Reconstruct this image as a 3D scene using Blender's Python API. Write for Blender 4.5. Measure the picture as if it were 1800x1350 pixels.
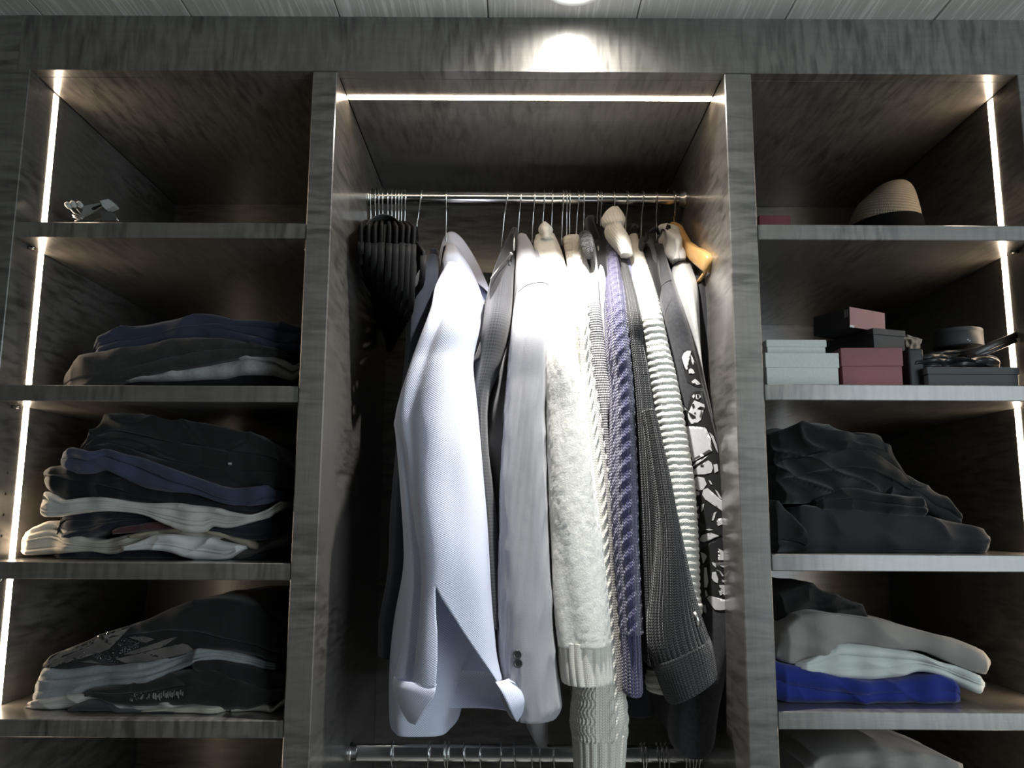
import bpy, bmesh, math, random
import numpy as np
from mathutils import Vector, Matrix
from mathutils.bvhtree import BVHTree
from mathutils.geometry import tessellate_polygon

for o in list(bpy.data.objects): bpy.data.objects.remove(o)
scene = bpy.context.scene
COL = scene.collection

# ---------------------------------------------------------------- camera
FPX, PITCH, ROLL, DIST, EYE = 1468.0, math.radians(8.9), math.radians(0.3), 1.25, 1.60
cR = np.array([math.cos(ROLL), -math.sin(PITCH)*math.sin(ROLL), math.cos(PITCH)*math.sin(ROLL)])
cU = np.array([-math.sin(ROLL), -math.sin(PITCH)*math.cos(ROLL), math.cos(PITCH)*math.cos(ROLL)])
cF = np.array([0, math.cos(PITCH), math.sin(PITCH)])
CAM = np.array([0, -DIST, EYE])
cam = bpy.data.cameras.new('camera'); camo = bpy.data.objects.new('camera', cam); COL.objects.link(camo)
M = Matrix(((cR[0], cU[0], -cF[0], CAM[0]), (cR[1], cU[1], -cF[1], CAM[1]), (cR[2], cU[2], -cF[2], CAM[2]), (0, 0, 0, 1)))
camo.matrix_world = M
cam.sensor_width = 36; cam.lens = FPX/1800*36; cam.clip_start = 0.02
scene.camera = camo

# ---------------------------------------------------------------- light and exposure
scene.view_settings.view_transform = 'Standard'; scene.view_settings.look = 'None'
scene.view_settings.gamma = 1; scene.view_settings.use_curve_mapping = False
scene.view_settings.exposure = 0.0
SPOT_W, BEAM_W, ASSUMED_WINDOW_W, WORLD_S, LED_S = 14.0, 57.0, 31.0, 0.014, 25.0
w = bpy.data.worlds.new('world'); scene.world = w; w.use_nodes = True
w.node_tree.nodes['Background'].inputs[0].default_value = (0.86, 0.95, 1.0, 1)
w.node_tree.nodes['Background'].inputs[1].default_value = WORLD_S
l = bpy.data.lights.new('assumed_window_light', 'AREA'); l.shape = 'RECTANGLE'; l.size = 1.0; l.size_y = 1.7  # added area light for an assumed window, unseen, behind and right of camera
l.energy = ASSUMED_WINDOW_W; l.color = (0.82, 0.94, 1.0)
lo = bpy.data.objects.new('assumed_window_light', l); COL.objects.link(lo)
lo.location = (1.66, -1.9, 1.72)  # placed so the right shelf fronts catch its bluish sheen
lo.rotation_euler = (Vector((0.5, 0.0, 1.7)) - Vector(lo.location)).to_track_quat('-Z', 'Y').to_euler()

# ---------------------------------------------------------------- helpers
def ray(px, py):
    a = (np.asarray(px, float)-900)/FPX; b = (675-np.asarray(py, float))/FPX
    return cF + a[..., None]*cR + b[..., None]*cU
def PP(px, py, Y):
    d = ray(px, py); t = (np.asarray(Y, float)+DIST)/d[..., 1]
    return CAM + d*t[..., None]
def P(px, py, Y): return Vector(PP(px, py, Y))
def XW(px, py, Y): return float(PP(px, py, Y)[0])
def ZW(px, py, Y): return float(PP(px, py, Y)[2])

def tag(o, label, cat, group=None, kind=None):
    if label: o['label'] = label
    if cat: o['category'] = cat
    if group: o['group'] = group
    if kind: o['kind'] = kind
    return o
def thing(name, label, cat, loc=(0, 0, 0), group=None, kind=None):
    o = bpy.data.objects.new(name, None); COL.objects.link(o); o.location = loc; o.empty_display_size = 0.05
    return tag(o, label, cat, group, kind)
def obj(name, me, mat=None, parent=None, smooth=True):
    o = bpy.data.objects.new(name, me); COL.objects.link(o)
    if mat is not None and not me.materials: me.materials.append(mat)
    if smooth: me.polygons.foreach_set('use_smooth', [True]*len(me.polygons))
    if parent is not None:
        o.parent = parent
        m = Matrix.Translation(parent.location)
        if parent.parent is not None: m = Matrix.Identity(4)
        o.matrix_parent_inverse = m.inverted() if parent.type == 'EMPTY' else Matrix.Identity(4)
    return o
def mesh(verts, faces, uv=None):
    me = bpy.data.meshes.new('m'); me.from_pydata([tuple(v) for v in verts], [], [tuple(f) for f in faces])
    if uv is not None:
        ul = me.uv_layers.new(name='UVMap')
        li = np.zeros(len(me.loops), int); me.loops.foreach_get('vertex_index', li)
        ul.data.foreach_set('uv', np.asarray(uv, float)[li].ravel())
    me.update(); return me
def bm_mesh(bm):
    me = bpy.data.meshes.new('m'); bm.normal_update(); bm.to_mesh(me); bm.free(); return me
def box_mesh(x0, x1, y0, y1, z0, z1, bev=0.0015, seg=1):
    bm = bmesh.new(); bmesh.ops.create_cube(bm, size=1)
    for v in bm.verts:
        v.co = Vector((x0 + (v.co.x+.5)*(x1-x0), y0 + (v.co.y+.5)*(y1-y0), z0 + (v.co.z+.5)*(z1-z0)))
    if bev: bmesh.ops.bevel(bm, geom=bm.edges[:], offset=bev, segments=seg, affect='EDGES', profile=0.5)
    return bm_mesh(bm)
def tube_mesh(pts, r, n=8, cap=True, flat=None):
    """tube through points; r scalar or list; flat=(a,b) gives a rectangular-ish section with half sizes"""
    pts = [Vector(p) for p in pts]; k = len(pts)
    rs = r if isinstance(r, (list, tuple)) else [r]*k
    vs, fs = [], []; up = None
    for i, p in enumerate(pts):
        t = (pts[min(i+1, k-1)] - pts[max(i-1, 0)]).normalized()
        if up is None:
            up = Vector((0, 0, 1)) if abs(t.z) < 0.9 else Vector((1, 0, 0))
        up = (up - t*up.dot(t)).normalized(); s = t.cross(up)
        for j in range(n):
            a = 2*math.pi*j/n
            ca, sa = math.cos(a), math.sin(a)
            if flat:
                e = .45
                ca = math.copysign(abs(ca)**e, ca)*flat[0]; sa = math.copysign(abs(sa)**e, sa)*flat[1]
                vs.append(p + (s*ca + up*sa)*rs[i])
            else: vs.append(p + (s*ca + up*sa)*rs[i])
    for i in range(k-1):
        for j in range(n):
            fs.append((i*n+j, i*n+(j+1) % n, (i+1)*n+(j+1) % n, (i+1)*n+j))
    if cap:
        fs.append(tuple(reversed(range(n)))); fs.append(tuple((k-1)*n+j for j in range(n)))
    return mesh(vs, fs)
def lathe_mesh(prof, n=48, loc=(0, 0, 0), fn=None):
    vs, fs = [], []
    for i, (r, z) in enumerate(prof):
        for j in range(n):
            a = 2*math.pi*j/n; v = Vector((r*math.cos(a), r*math.sin(a), z))
            if fn: v = fn(v, a)
            vs.append(v + Vector(loc))
    for i in range(len(prof)-1):
        for j in range(n): fs.append((i*n+j, i*n+(j+1) % n, (i+1)*n+(j+1) % n, (i+1)*n+j))
    return mesh(vs, fs)

# ---------------------------------------------------------------- materials
def nodes(name):
    m = bpy.data.materials.new(name); m.use_nodes = True
    nt = m.node_tree; b = nt.nodes['Principled BSDF']; return m, nt, b
def N(nt, t, **kw):
    n = nt.nodes.new(t)
    for k, v in kw.items(): setattr(n, k, v)
    return n
def math_n(nt, op, a, b=None, c=None):
    n = N(nt, 'ShaderNodeMath', operation=op)
    for i, v in enumerate((a, b, c)):
        if v is None: continue
        if isinstance(v, (int, float)): n.inputs[i].default_value = v
        else: nt.links.new(v, n.inputs[i])
    return n.outputs[0]
def mix_n(nt, f, a, b):
    n = N(nt, 'ShaderNodeMix', data_type='RGBA')
    for i, v in ((0, f), (6, a), (7, b)):
        if isinstance(v, (int, float)): n.inputs[i].default_value = v
        elif isinstance(v, tuple): n.inputs[i].default_value = (*v[:3], 1)
        else: nt.links.new(v, n.inputs[i])
    return n.outputs[2]
def ramp_n(nt, f, lo, hi):
    n = N(nt, 'ShaderNodeMapRange'); n.inputs[1].default_value = lo; n.inputs[2].default_value = hi
    nt.links.new(f, n.inputs[0]); return n.outputs[0]
def bump_n(nt, b, h, strength, dist):
    n = N(nt, 'ShaderNodeBump'); n.inputs['Strength'].default_value = strength; n.inputs['Distance'].default_value = dist
    nt.links.new(h, n.inputs['Height']); nt.links.new(n.outputs[0], b.inputs['Normal'])
def noise_n(nt, vec, scale, detail=3, dist=0.0, rough=.5):
    n = N(nt, 'ShaderNodeTexNoise'); n.inputs['Scale'].default_value = scale
    n.inputs['Detail'].default_value = detail; n.inputs['Distortion'].default_value = dist; n.inputs['Roughness'].default_value = rough
    if vec is not None: nt.links.new(vec, n.inputs['Vector'])
    return n.outputs[0]

def wood(axis, dark=(0.036, 0.034, 0.030), light=(0.158, 0.150, 0.136)):
    """grey stained figured maple; curl ripples lie across the grain axis"""
    m, nt, b = nodes('grey_figured_wood_'+axis)
    tc = N(nt, 'ShaderNodeTexCoord')
    def mapped(sc, rot=0.0):
        mp = N(nt, 'ShaderNodeMapping'); mp.inputs['Scale'].default_value = sc
        if rot: mp.inputs['Rotation'].default_value = (rot, rot, rot)
        nt.links.new(tc.outputs['Object'], mp.inputs[0]); return mp.outputs[0]
    i = 'xyz'.index(axis)
    s1 = [17.0]*3; s1[i] = 95.0
    s2 = [160.0]*3; s2[i] = 12.0
    s3 = [3.0]*3; s3[i] = 5.0
    s4 = [420.0]*3; s4[i] = 40.0
    rip = noise_n(nt, mapped(tuple(s1), .05), 1.0, 2, .35, .45)
    grain = noise_n(nt, mapped(tuple(s2)), 1.0, 3, .3)
    big = noise_n(nt, mapped(tuple(s3)), 1.0, 2, .5)
    fine = noise_n(nt, mapped(tuple(s4)), 1.0, 2)
    ripm = ramp_n(nt, rip, .30, .62)
    mask = ramp_n(nt, big, .32, .56)
    f = math_n(nt, 'MULTIPLY', math_n(nt, 'SUBTRACT', 1.0, ripm), mask)           # curl only in patches
    f = math_n(nt, 'SUBTRACT', 1.0, math_n(nt, 'MULTIPLY', f, .80))
    f = math_n(nt, 'MULTIPLY', f, math_n(nt, 'ADD', .74, math_n(nt, 'MULTIPLY', grain, .5)))
    f = math_n(nt, 'MULTIPLY', f, math_n(nt, 'ADD', .72, math_n(nt, 'MULTIPLY', big, .5)))
    nt.links.new(mix_n(nt, f, dark, light), b.inputs['Base Color'])
    b.inputs['Roughness'].default_value = .34
    b.inputs['Coat Weight'].default_value = 1.0; b.inputs['Coat Roughness'].default_value = .19
    h = math_n(nt, 'ADD', math_n(nt, 'MULTIPLY', rip, .6), math_n(nt, 'MULTIPLY', fine, .25))
    bump_n(nt, b, h, .22, .002)
    return m
WX, WY, WZ = wood('x'), wood('y'), wood('z')

def plain(name, c, rough=.5, metal=0.0, spec=.5, bump=None):
    m, nt, b = nodes(name); b.inputs['Base Color'].default_value = (*c, 1)
    b.inputs['Roughness'].default_value = rough; b.inputs['Metallic'].default_value = metal
    b.inputs['Specular IOR Level'].default_value = spec
    tc = N(nt, 'ShaderNodeTexCoord'); sc, st = bump or (300, .05)
    nz = noise_n(nt, tc.outputs['Object'], sc, 3)
    nt.links.new(mix_n(nt, nz, tuple(x*.88 for x in c), tuple(min(1, x*1.12) for x in c)), b.inputs['Base Color'])
    bump_n(nt, b, nz, st, .001)
    return m
def emit(name, c, s):
    m, nt, b = nodes(name); b.inputs['Base Color'].default_value = (.8, .8, .8, 1)
    b.inputs['Emission Color'].default_value = (*c, 1); b.inputs['Emission Strength'].default_value = s
    return m
CHROME = plain('polished_chrome', (.92, .92, .91), .18, 1.0, bump=(40, .01))
STEEL = plain('brushed_steel', (.62, .62, .60), .28, 1.0)
BLACKP = plain('black_plastic', (.010, .010, .011), .42)
LED = emit('led_diffuser', (1.0, .78, .56), LED_S); LEDC = emit('led_diffuser_bay', (1.0, .78, .56), LED_S*1.15)

def fab(name, c, kind='plain', scale=1.0, c2=None, bump=.3, rough=.92, sheen=.25, mott=.15):
    """fabric on UVs measured in metres"""
    m, nt, b = nodes(name); b.inputs['Roughness'].default_value = rough
    b.inputs['Specular IOR Level'].default_value = .18
    b.inputs['Sheen Weight'].default_value = sheen; b.inputs['Sheen Roughness'].default_value = .5
    uvn = N(nt, 'ShaderNodeTexCoord'); sep = N(nt, 'ShaderNodeSeparateXYZ'); nt.links.new(uvn.outputs['UV'], sep.inputs[0])
    u, v = sep.outputs[0], sep.outputs[1]
    ob = uvn.outputs['Object']
    if c2 is None: c2 = tuple(x*.72 for x in c)
    sin = lambda x, f, p=0.0: math_n(nt, 'SINE', math_n(nt, 'MULTIPLY_ADD', x, f, p))
    if kind == 'weave':                                   # little basket dots
        h = math_n(nt, 'MULTIPLY', sin(u, 2*math.pi/(.0042*scale)), sin(v, 2*math.pi/(.0042*scale)))
        h = math_n(nt, 'MULTIPLY_ADD', h, .5, .5); fac = ramp_n(nt, h, .35, .75)
    elif kind == 'knit':                                  # rows of V stitches
        uu = math_n(nt, 'MULTIPLY', u, 1/(.006*scale)); fr = math_n(nt, 'FRACT', uu)
        tri = math_n(nt, 'ABSOLUTE', math_n(nt, 'SUBTRACT', fr, .5))
        vv = math_n(nt, 'MULTIPLY_ADD', v, 1/(.0048*scale), math_n(nt, 'MULTIPLY', tri, 1.3))
        a = math_n(nt, 'ABSOLUTE', math_n(nt, 'SINE', math_n(nt, 'MULTIPLY', vv, math.pi)))
        bb = math_n(nt, 'ABSOLUTE', math_n(nt, 'SINE', math_n(nt, 'MULTIPLY', uu, 2*math.pi)))
        h = math_n(nt, 'MULTIPLY', math_n(nt, 'POWER', a, .6), math_n(nt, 'POWER', bb, .5)); fac = h
    elif kind == 'fuzz':
        h = noise_n(nt, ob, 260/scale, 5, .5, .7); fac = ramp_n(nt, noise_n(nt, ob, 60/scale, 4), .3, .7)
    elif kind == 'check':                                 # woven plaid
        g = lambda x: ramp_n(nt, math_n(nt, 'ABSOLUTE', sin(x, math.pi/(.011*scale))), .86, .98)
        wv = math_n(nt, 'MULTIPLY_ADD', math_n(nt, 'MULTIPLY', sin(u, 2*math.pi/.0022), sin(v, 2*math.pi/.0022)), .5, .5)
        fac = math_n(nt, 'SUBTRACT', 1.0, math_n(nt, 'MULTIPLY', math_n(nt, 'MAXIMUM', g(u), g(v)), math_n(nt, 'ADD', wv, .25)))
        h = wv
    elif kind == 'marl':                                  # two yarn colours, streaky
        h = math_n(nt, 'MULTIPLY', math_n(nt, 'ABSOLUTE', sin(v, math.pi/(.0036*scale))), math_n(nt, 'ABSOLUTE', sin(u, math.pi/(.0034*scale))))
        fac = ramp_n(nt, h, .12, .45)
    else:
        h = noise_n(nt, ob, 700/scale, 3); fac = math_n(nt, 'MULTIPLY_ADD', noise_n(nt, ob, 900/scale, 2), .6, .2)
    col = mix_n(nt, fac, c2, c)
    big = math_n(nt, 'MULTIPLY_ADD', noise_n(nt, ob, 14, 3), mott*2, 1-mott)
    vm = N(nt, 'ShaderNodeVectorMath', operation='SCALE'); nt.links.new(col, vm.inputs[0]); nt.links.new(big, vm.inputs['Scale'])
    nt.links.new(vm.outputs[0], b.inputs['Base Color'])
    bump_n(nt, b, h, bump, .0015)
    return m

# ---------------------------------------------------------------- ceiling, floor
def ceiling_mat():
    m, nt, b = nodes('washed_oak_board'); tc = N(nt, 'ShaderNodeTexCoord'); oi = N(nt, 'ShaderNodeObjectInfo')
    mp = N(nt, 'ShaderNodeMapping'); mp.inputs['Scale'].default_value = (150, 5, 150); nt.links.new(tc.outputs['Object'], mp.inputs[0])
    mp2 = N(nt, 'ShaderNodeMapping'); mp2.inputs['Scale'].default_value = (26, 3, 26); nt.links.new(tc.outputs['Object'], mp2.inputs[0])
    rnd = N(nt, 'ShaderNodeVectorMath', operation='MULTIPLY_ADD')
    cx = N(nt, 'ShaderNodeCombineXYZ'); nt.links.new(oi.outputs['Random'], cx.inputs[1]); nt.links.new(oi.outputs['Random'], cx.inputs[0])
    nt.links.new(cx.outputs[0], rnd.inputs[0]); rnd.inputs[1].default_value = (40, 40, 40); nt.links.new(mp.outputs[0], rnd.inputs[2])
    g = noise_n(nt, rnd.outputs[0], 1.0, 3, .6); g2 = noise_n(nt, mp2.outputs[0], 1.0, 2, 1.0)
    f = ramp_n(nt, g, .50, .66)
    c = mix_n(nt, f, (.62, .62, .58), (.92, .92, .88)); c = mix_n(nt, math_n(nt, 'MULTIPLY', g2, .4), c, (.52, .52, .48))
    hue = math_n(nt, 'MULTIPLY_ADD', oi.outputs['Random'], .22, .86)
    vm = N(nt, 'ShaderNodeVectorMath', operation='SCALE'); nt.links.new(c, vm.inputs[0]); nt.links.new(hue, vm.inputs['Scale'])
    nt.links.new(vm.outputs[0], b.inputs['Base Color']); b.inputs['Roughness'].default_value = .6
    bump_n(nt, b, g, .3, .002); return m
CEIL = 2.400
ceil_slab = obj('ceiling', box_mesh(-2.2, 2.2, -2.4, 0.75, CEIL+.014, CEIL+.05, 0), plain('board_backing', (.02, .02, .02), .9), smooth=False)
tag(ceil_slab, 'pale washed oak board ceiling above the closet', None, kind='structure')
CM = ceiling_mat()
pw = .242; rnd = random.Random(3)
for i in range(-9, 10):
    x0 = XW(858, 26, -.005) + i*pw + .0006; x1 = x0 + pw - .0016
    cuts = [.012, -.012 - rnd.random()*.9 - .15, -1.35 - rnd.random()*.3, -2.4] if i % 2 else [.012, -.55-rnd.random()*.6, -2.4]
    for a, b_ in zip(cuts[:-1], cuts[1:]):
        o = obj('plank', box_mesh(x0, x1, b_+.0008, a-.0008, CEIL-rnd.random()*.0006, CEIL+.0136, .0012), CM, ceil_slab, smooth=False)
fl = obj('floor', box_mesh(-2.2, 2.2, -2.4, 0.70, -.03, 0.0, 0), plain('floor_board_pale', (.62, .60, .56), .45), smooth=False)
tag(fl, 'pale board floor in front of the closet', None, kind='structure')

# recessed downlight
LX, LY = .092, -.086
dl = thing('ceiling_downlight', 'round recessed downlight in the ceiling boards above the hanging clothes', 'downlight', (LX, LY, CEIL-.004))
obj('trim_ring', lathe_mesh([(.038, .004), (.040, -.001), (.045, -.004), (.049, -.003), (.051, .003), (.051, .006)], 48, (LX, LY, CEIL-.002)), plain('white_lamp_trim', (.8, .8, .78), .4), dl)
obj('diffuser', lathe_mesh([(.0005, .0005), (.02, .0008), (.039, .003)], 48, (LX, LY, CEIL-.004)), emit('lamp_diffuser', (1, .97, .90), 12.0), dl)
sp = bpy.data.lights.new('downlight_beam', 'SPOT'); sp.energy = SPOT_W; sp.spot_size = math.radians(160); sp.spot_blend = 1.0
sp.shadow_soft_size = .012; sp.color = (1.0, .97, .92)
spo = bpy.data.objects.new('downlight_beam', sp); COL.objects.link(spo); spo.location = (LX, LY, CEIL-.008)
spo.rotation_euler = (math.radians(6), 0, 0)
sp = bpy.data.lights.new('downlight_core', 'SPOT'); sp.energy = BEAM_W; sp.spot_size = math.radians(90); sp.spot_blend = 1.0
sp.shadow_soft_size = .012; sp.color = (1.0, .97, .93)
spo = bpy.data.objects.new('downlight_core', sp); COL.objects.link(spo); spo.location = (LX, LY, CEIL-.008)
spo.rotation_euler = (math.radians(13), math.radians(1), 0)

# ---------------------------------------------------------------- cabinet
FZ = 2.304                                        # underside of the fascia
DEP = .60
XL0, XD1, XD2, XR0 = -.778, (-.323, -.284), (.339, .382), .811
fas = obj('trim_1', box_mesh(-.80, .835, 0, .024, FZ, CEIL-.0005, .001), WX, smooth=False)
tag(fas, 'grey figured wood fascia board between the ceiling and the closet bays', None, kind='structure')
TOPZ = FZ + .0002                                  # underside of the top panels, a little above the fascia
SL = [2.049, 1.791, 1.528, 1.308, 1.06, .80, .54, .10]
SR = [2.051, 1.798, 1.545, 1.324, 1.07, .80, .54, .10]
TH = .0245
def led_v(parent, face, d, y, z0, z1):
    """flush light channel in the side panel"""
    a, b = sorted((face-.001*d, face+.0008*d))
    return obj('led_strip', box_mesh(a, b, y-.0075, y+.0075, z0, z1, .0005), LED, parent, smooth=False)
PIN = plain('shelf_pin_metal', (.55, .52, .48), .25, 1.0)
HOLE = plain('pin_hole_dark', (.006, .006, .006), .9)
def shelf_unit(name, label, xi, xd, xs0, xs1, shelves, wallsign):
    u = thing(name, label, 'shelf unit', ((xi+xd)/2, .3, 0))
    lo_, hi_ = min(xi, xd), max(xi, xd)
    # outer stile and side panel
    s0, s1 = (xs0, xi) if wallsign < 0 else (xi, xs1)
    obj('stile', box_mesh(s0, s1 - .0005 if wallsign < 0 else s1, .0005, .030, 0, CEIL-.001, .0012), WZ, u, smooth=False)
    sx = (xi-.028, xi-.0025) if wallsign < 0 else (xi+.0025, xi+.028)
    side = obj('side_panel', box_mesh(sx[0], sx[1], .0305, DEP, 0, TOPZ+.02, .0005), WZ, u, smooth=False)
    obj('top_panel', box_mesh(lo_+.0005, hi_-.0005, .0245, DEP, TOPZ, TOPZ+.022, .0005), WX, u, smooth=False)
    obj('back_panel', box_mesh(lo_+.0005, hi_-.0005, DEP-.012, DEP, 0, TOPZ-.0005, 0), WZ, u, smooth=False)
    face = xi-.0025 if wallsign < 0 else xi+.0025
    d = -wallsign
    led = (face-.001*d, face+.0012*d)
    zs = [TOPZ] + [s for s in shelves]
    for k, s in enumerate(shelves):
        a, b_ = (face+.0004, hi_-.0006) if wallsign < 0 else (lo_+.0006, face-.0004)
        sh = obj('shelf', box_mesh(a, b_, .002, DEP-.013, s-TH, s, .0012), WX, u, smooth=False)
        top = zs[k]-TH if k else TOPZ
        led_v(u, face, d, .083, s+.0008, top-.0008)
        if k < 4:
            zt = s-TH-.004
            obj('shelf_pin', tube_mesh([(face, .044, zt), (face+d*.012, .044, zt)], .0026, 10), PIN, sh)
            obj('shelf_pin', tube_mesh([(xd, .044, zt), (xd-d*.012, .044, zt)], .0026, 10), PIN, sh)
    for z in [1.66, 1.628, 1.596, 1.564, 1.45, 1.418, 1.386, 1.354, 1.20, 1.168]:
        obj('pin_hole', tube_mesh([(face-d*.0004, .050, z), (face+d*.0003, .050, z)], .0023, 10), HOLE, side)
    return u
shelf_unit('shelf_unit', 'grey wood shelf unit with an upright light strip, left of the hanging clothes', XL0, XD1[0], -1.25, 0, SL, -1)
shelf_unit('shelf_unit', 'grey wood shelf unit with an upright light strip, right of the hanging clothes', XR0, XD2[1], 0, 1.25, SR, 1)

cu = thing('hanging_unit', 'tall grey wood hanging bay between the two shelf units, with chrome rods', 'wardrobe', (.03, .3, 0))
obj('side_panel', box_mesh(XD1[0], XD1[1], .0, DEP, 0, FZ-.0005, .0015), WZ, cu, smooth=False)
obj('side_panel', box_mesh(XD2[0], XD2[1], .0, DEP, 0, FZ-.0005, .0015), WZ, cu, smooth=False)
obj('top_panel', box_mesh(XD1[1]+.0005, XD2[0]-.0005, .0245, DEP, TOPZ, TOPZ+.022, .0005), WX, cu, smooth=False)
obj('back_panel', box_mesh(XD1[1]+.0005, XD2[0]-.0005, DEP-.012, DEP, 0, TOPZ-.0005, 0), WZ, cu, smooth=False)
obj('led_strip', box_mesh(XD1[1]+.001, XD2[0]-.001, .0785, .0915, TOPZ-.0012, TOPZ+.001, .0005), LEDC, cu, smooth=False)
RY, RZ, RZ2 = .32, 2.2165, 1.181
def rod(z, oval):
    n = 28; vs, fs = [], []
    xs = [XD1[1]+.002, XD2[0]-.002]
    for x in xs:
        for j in range(n):
            a = 2*math.pi*j/n; c, s = math.cos(a), math.sin(a)
            if oval: y, zz = .0075*math.copysign(abs(c)**.6, c), .0145*math.copysign(abs(s)**.6, s)
            else: y, zz = .0125*c, .0125*s
            vs.append((x, RY+y, z+zz))
    for j in range(n): fs.append((j, (j+1) % n, n+(j+1) % n, n+j))
    r = obj('rod', mesh(vs, fs), CHROME, cu)
    for x, d in ((XD1[1], 1), (XD2[0], -1)):
        vs = [(x + d*t, RY + rr*math.cos(2*math.pi*j/24), z + rr*math.sin(2*math.pi*j/24)) for t, rr in ((.0003, .017), (.003, .017), (.004, .0145), (.012, .0142), (.0125, .0118)) for j in range(24)]
        fs = [(i*24+j, i*24+(j+1) % 24, (i+1)*24+(j+1) % 24, (i+1)*24+j) for i in range(4) for j in range(24)]
        obj('rod_socket', mesh(vs, fs), STEEL, r)
rod(RZ, False); rod(RZ2, True)

# ---------------------------------------------------------------- loft for cloth
def cr(vals, t):
    """Catmull-Rom through rows of vals at parameters 0..K-1"""
    vals = np.asarray(vals, float); K = len(vals)
    i = np.clip(np.floor(t).astype(int), 0, K-2); f = (t-i)[:, None]
    p1 = vals[i]; p2 = vals[i+1]; p0 = vals[np.maximum(i-1, 0)]; p3 = vals[np.minimum(i+2, K-1)]
    m1 = (p2-p0)*.5; m2 = (p3-p1)*.5
    f2, f3 = f*f, f*f*f
    return (2*f3-3*f2+1)*p1 + (f3-2*f2+f)*m1 + (-2*f3+3*f2)*p2 + (f3-f2)*m2
def wob(seed, n=5, fmin=1, fmax=4):
    r = np.random.RandomState(seed); k = r.uniform(fmin, fmax, (n, 3))*r.choice([-1, 1], (n, 3)); ph = r.uniform(0, 6.28, n); am = 1/np.linalg.norm(k, axis=1); am /= am.sum()
    def f(x, y, z=0.0):
        s = 0
        for q in range(n): s = s + am[q]*np.sin(k[q, 0]*x + k[q, 1]*y + k[q, 2]*z + ph[q])
        return s
    return f
def loft_pts(rows, nu, nv, e=1.0, disp=None, gap=None):
    """rows: (Lx,Ly,Rx,Ry,Ymap,Yc,ty). Each ring spans the traced left/right edge, ty deep."""
    rows = np.asarray(rows, float); K = len(rows)
    yy = (rows[:, 1]+rows[:, 3])/2
    seg = np.hypot(np.diff(yy), np.diff((rows[:, 0]+rows[:, 2])/2)) + np.abs(np.diff(rows[:, 5]))*800 + 1e-6
    cum = np.concatenate([[0], np.cumsum(seg)])
    t = np.interp(np.linspace(0, cum[-1], nv), cum, np.arange(K))
    R = cr(rows, t)
    L3 = PP(R[:, 0], R[:, 1], R[:, 4]); R3 = PP(R[:, 2], R[:, 3], R[:, 4])
    L3[:, 1] = R[:, 5]; R3[:, 1] = R[:, 5]
    C = (L3+R3)/2; Hh = (R3-L3)/2; ty = R[:, 6]
    w = np.linalg.norm(Hh, axis=1)
    closed = gap is None
    if closed: A = np.tile(np.arange(nu)/nu*2*np.pi, (nv, 1))
    else:
        g = gap(R[:, 1]*.5+R[:, 3]*.5, R)                     # (a_right, a_left) angles of the slit
        s = np.linspace(0, 1, nu)
        A = g[0][:, None] - s[None, :]*(2*np.pi - (g[1]-g[0]))[:, None]
    ca, sa = np.cos(A), np.sin(A)
    cx = np.sign(ca)*np.abs(ca)**e; sx = np.sign(sa)*np.abs(sa)**e
    pts = C[:, None, :] + cx[..., None]*Hh[:, None, :]
    pts[..., 1] -= sx*ty[:, None]
    V = np.concatenate([[0], np.cumsum(np.linalg.norm(np.diff(C, axis=0), axis=1))])
    U = (A % (2*np.pi))/(2*np.pi)
    if disp is not None:
        d = disp(U, np.tile(V[:, None], (1, A.shape[1])), A)
        hd = Hh/np.maximum(w, 1e-6)[:, None]
        nrm = np.zeros_like(pts); k1 = ca*ty[:, None]; k2 = sa*w[:, None]
        ln = np.sqrt(k1**2+k2**2)+1e-9
        nrm = (k1/ln)[..., None]*hd[:, None, :]; nrm[..., 1] -= k2/ln
        pts = pts + nrm*d[..., None]
    per = 2*np.pi*np.sqrt((w**2+ty**2)/2)
    UV = np.stack([A/(2*np.pi)*np.mean(per), np.tile(V[:, None], (1, A.shape[1]))], -1)
    return pts, UV, closed
def loft_mesh(rows, nu=64, nv=120, e=1.0, disp=None, gap=None, hollow=0.0, captop=True, wall=.0025):
    pts, UV, closed = loft_pts(rows, nu, nv, e, disp, gap)
    rings = [p for p in pts]; uvs = [q for q in UV]
    if hollow:
        cen = rings[-1].mean(0)
        up = rings[-1].mean(0) - rings[max(0, len(rings)-2-int(nv*hollow))].mean(0)
        base = rings[-1]
        w_ = np.linalg.norm(base-cen, axis=1, keepdims=True)
        sc = np.maximum(1 - wall/np.maximum(w_, 1e-4), .3)
        for h in (0, .5, 1.0):
            rings.append(cen + (base-cen)*sc*(1-.1*h) - up*h); uvs.append(uvs[-1])
    n = rings[0].shape[0]; V = np.concatenate(rings); uv = np.concatenate(uvs); k = len(rings)
    fs = []
    m = n if closed else n-1
    for i in range(k-1):
        a = i*n; b_ = (i+1)*n
        for j in range(m):
            j2 = (j+1) % n
            fs.append((a+j, b_+j, b_+j2, a+j2))
    V = list(V); uv = list(uv)
    if closed:
        if captop:
            V.append(rings[0].mean(0)); uv.append(uv[0]); c = len(V)-1
            fs += [(c, j, (j+1) % n) for j in range(n)]
        V.append(rings[-1].mean(0)); uv.append(uv[-1]); c = len(V)-1; b_ = (k-1)*n
        fs += [(c, b_+(j+1) % n, b_+j) for j in range(n)]
    return mesh(V, fs, uv)
def weld(me):
    bm = bmesh.new(); bm.from_mesh(me); bmesh.ops.remove_doubles(bm, verts=bm.verts[:], dist=.00002); bm.to_mesh(me); bm.free(); return me
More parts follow.
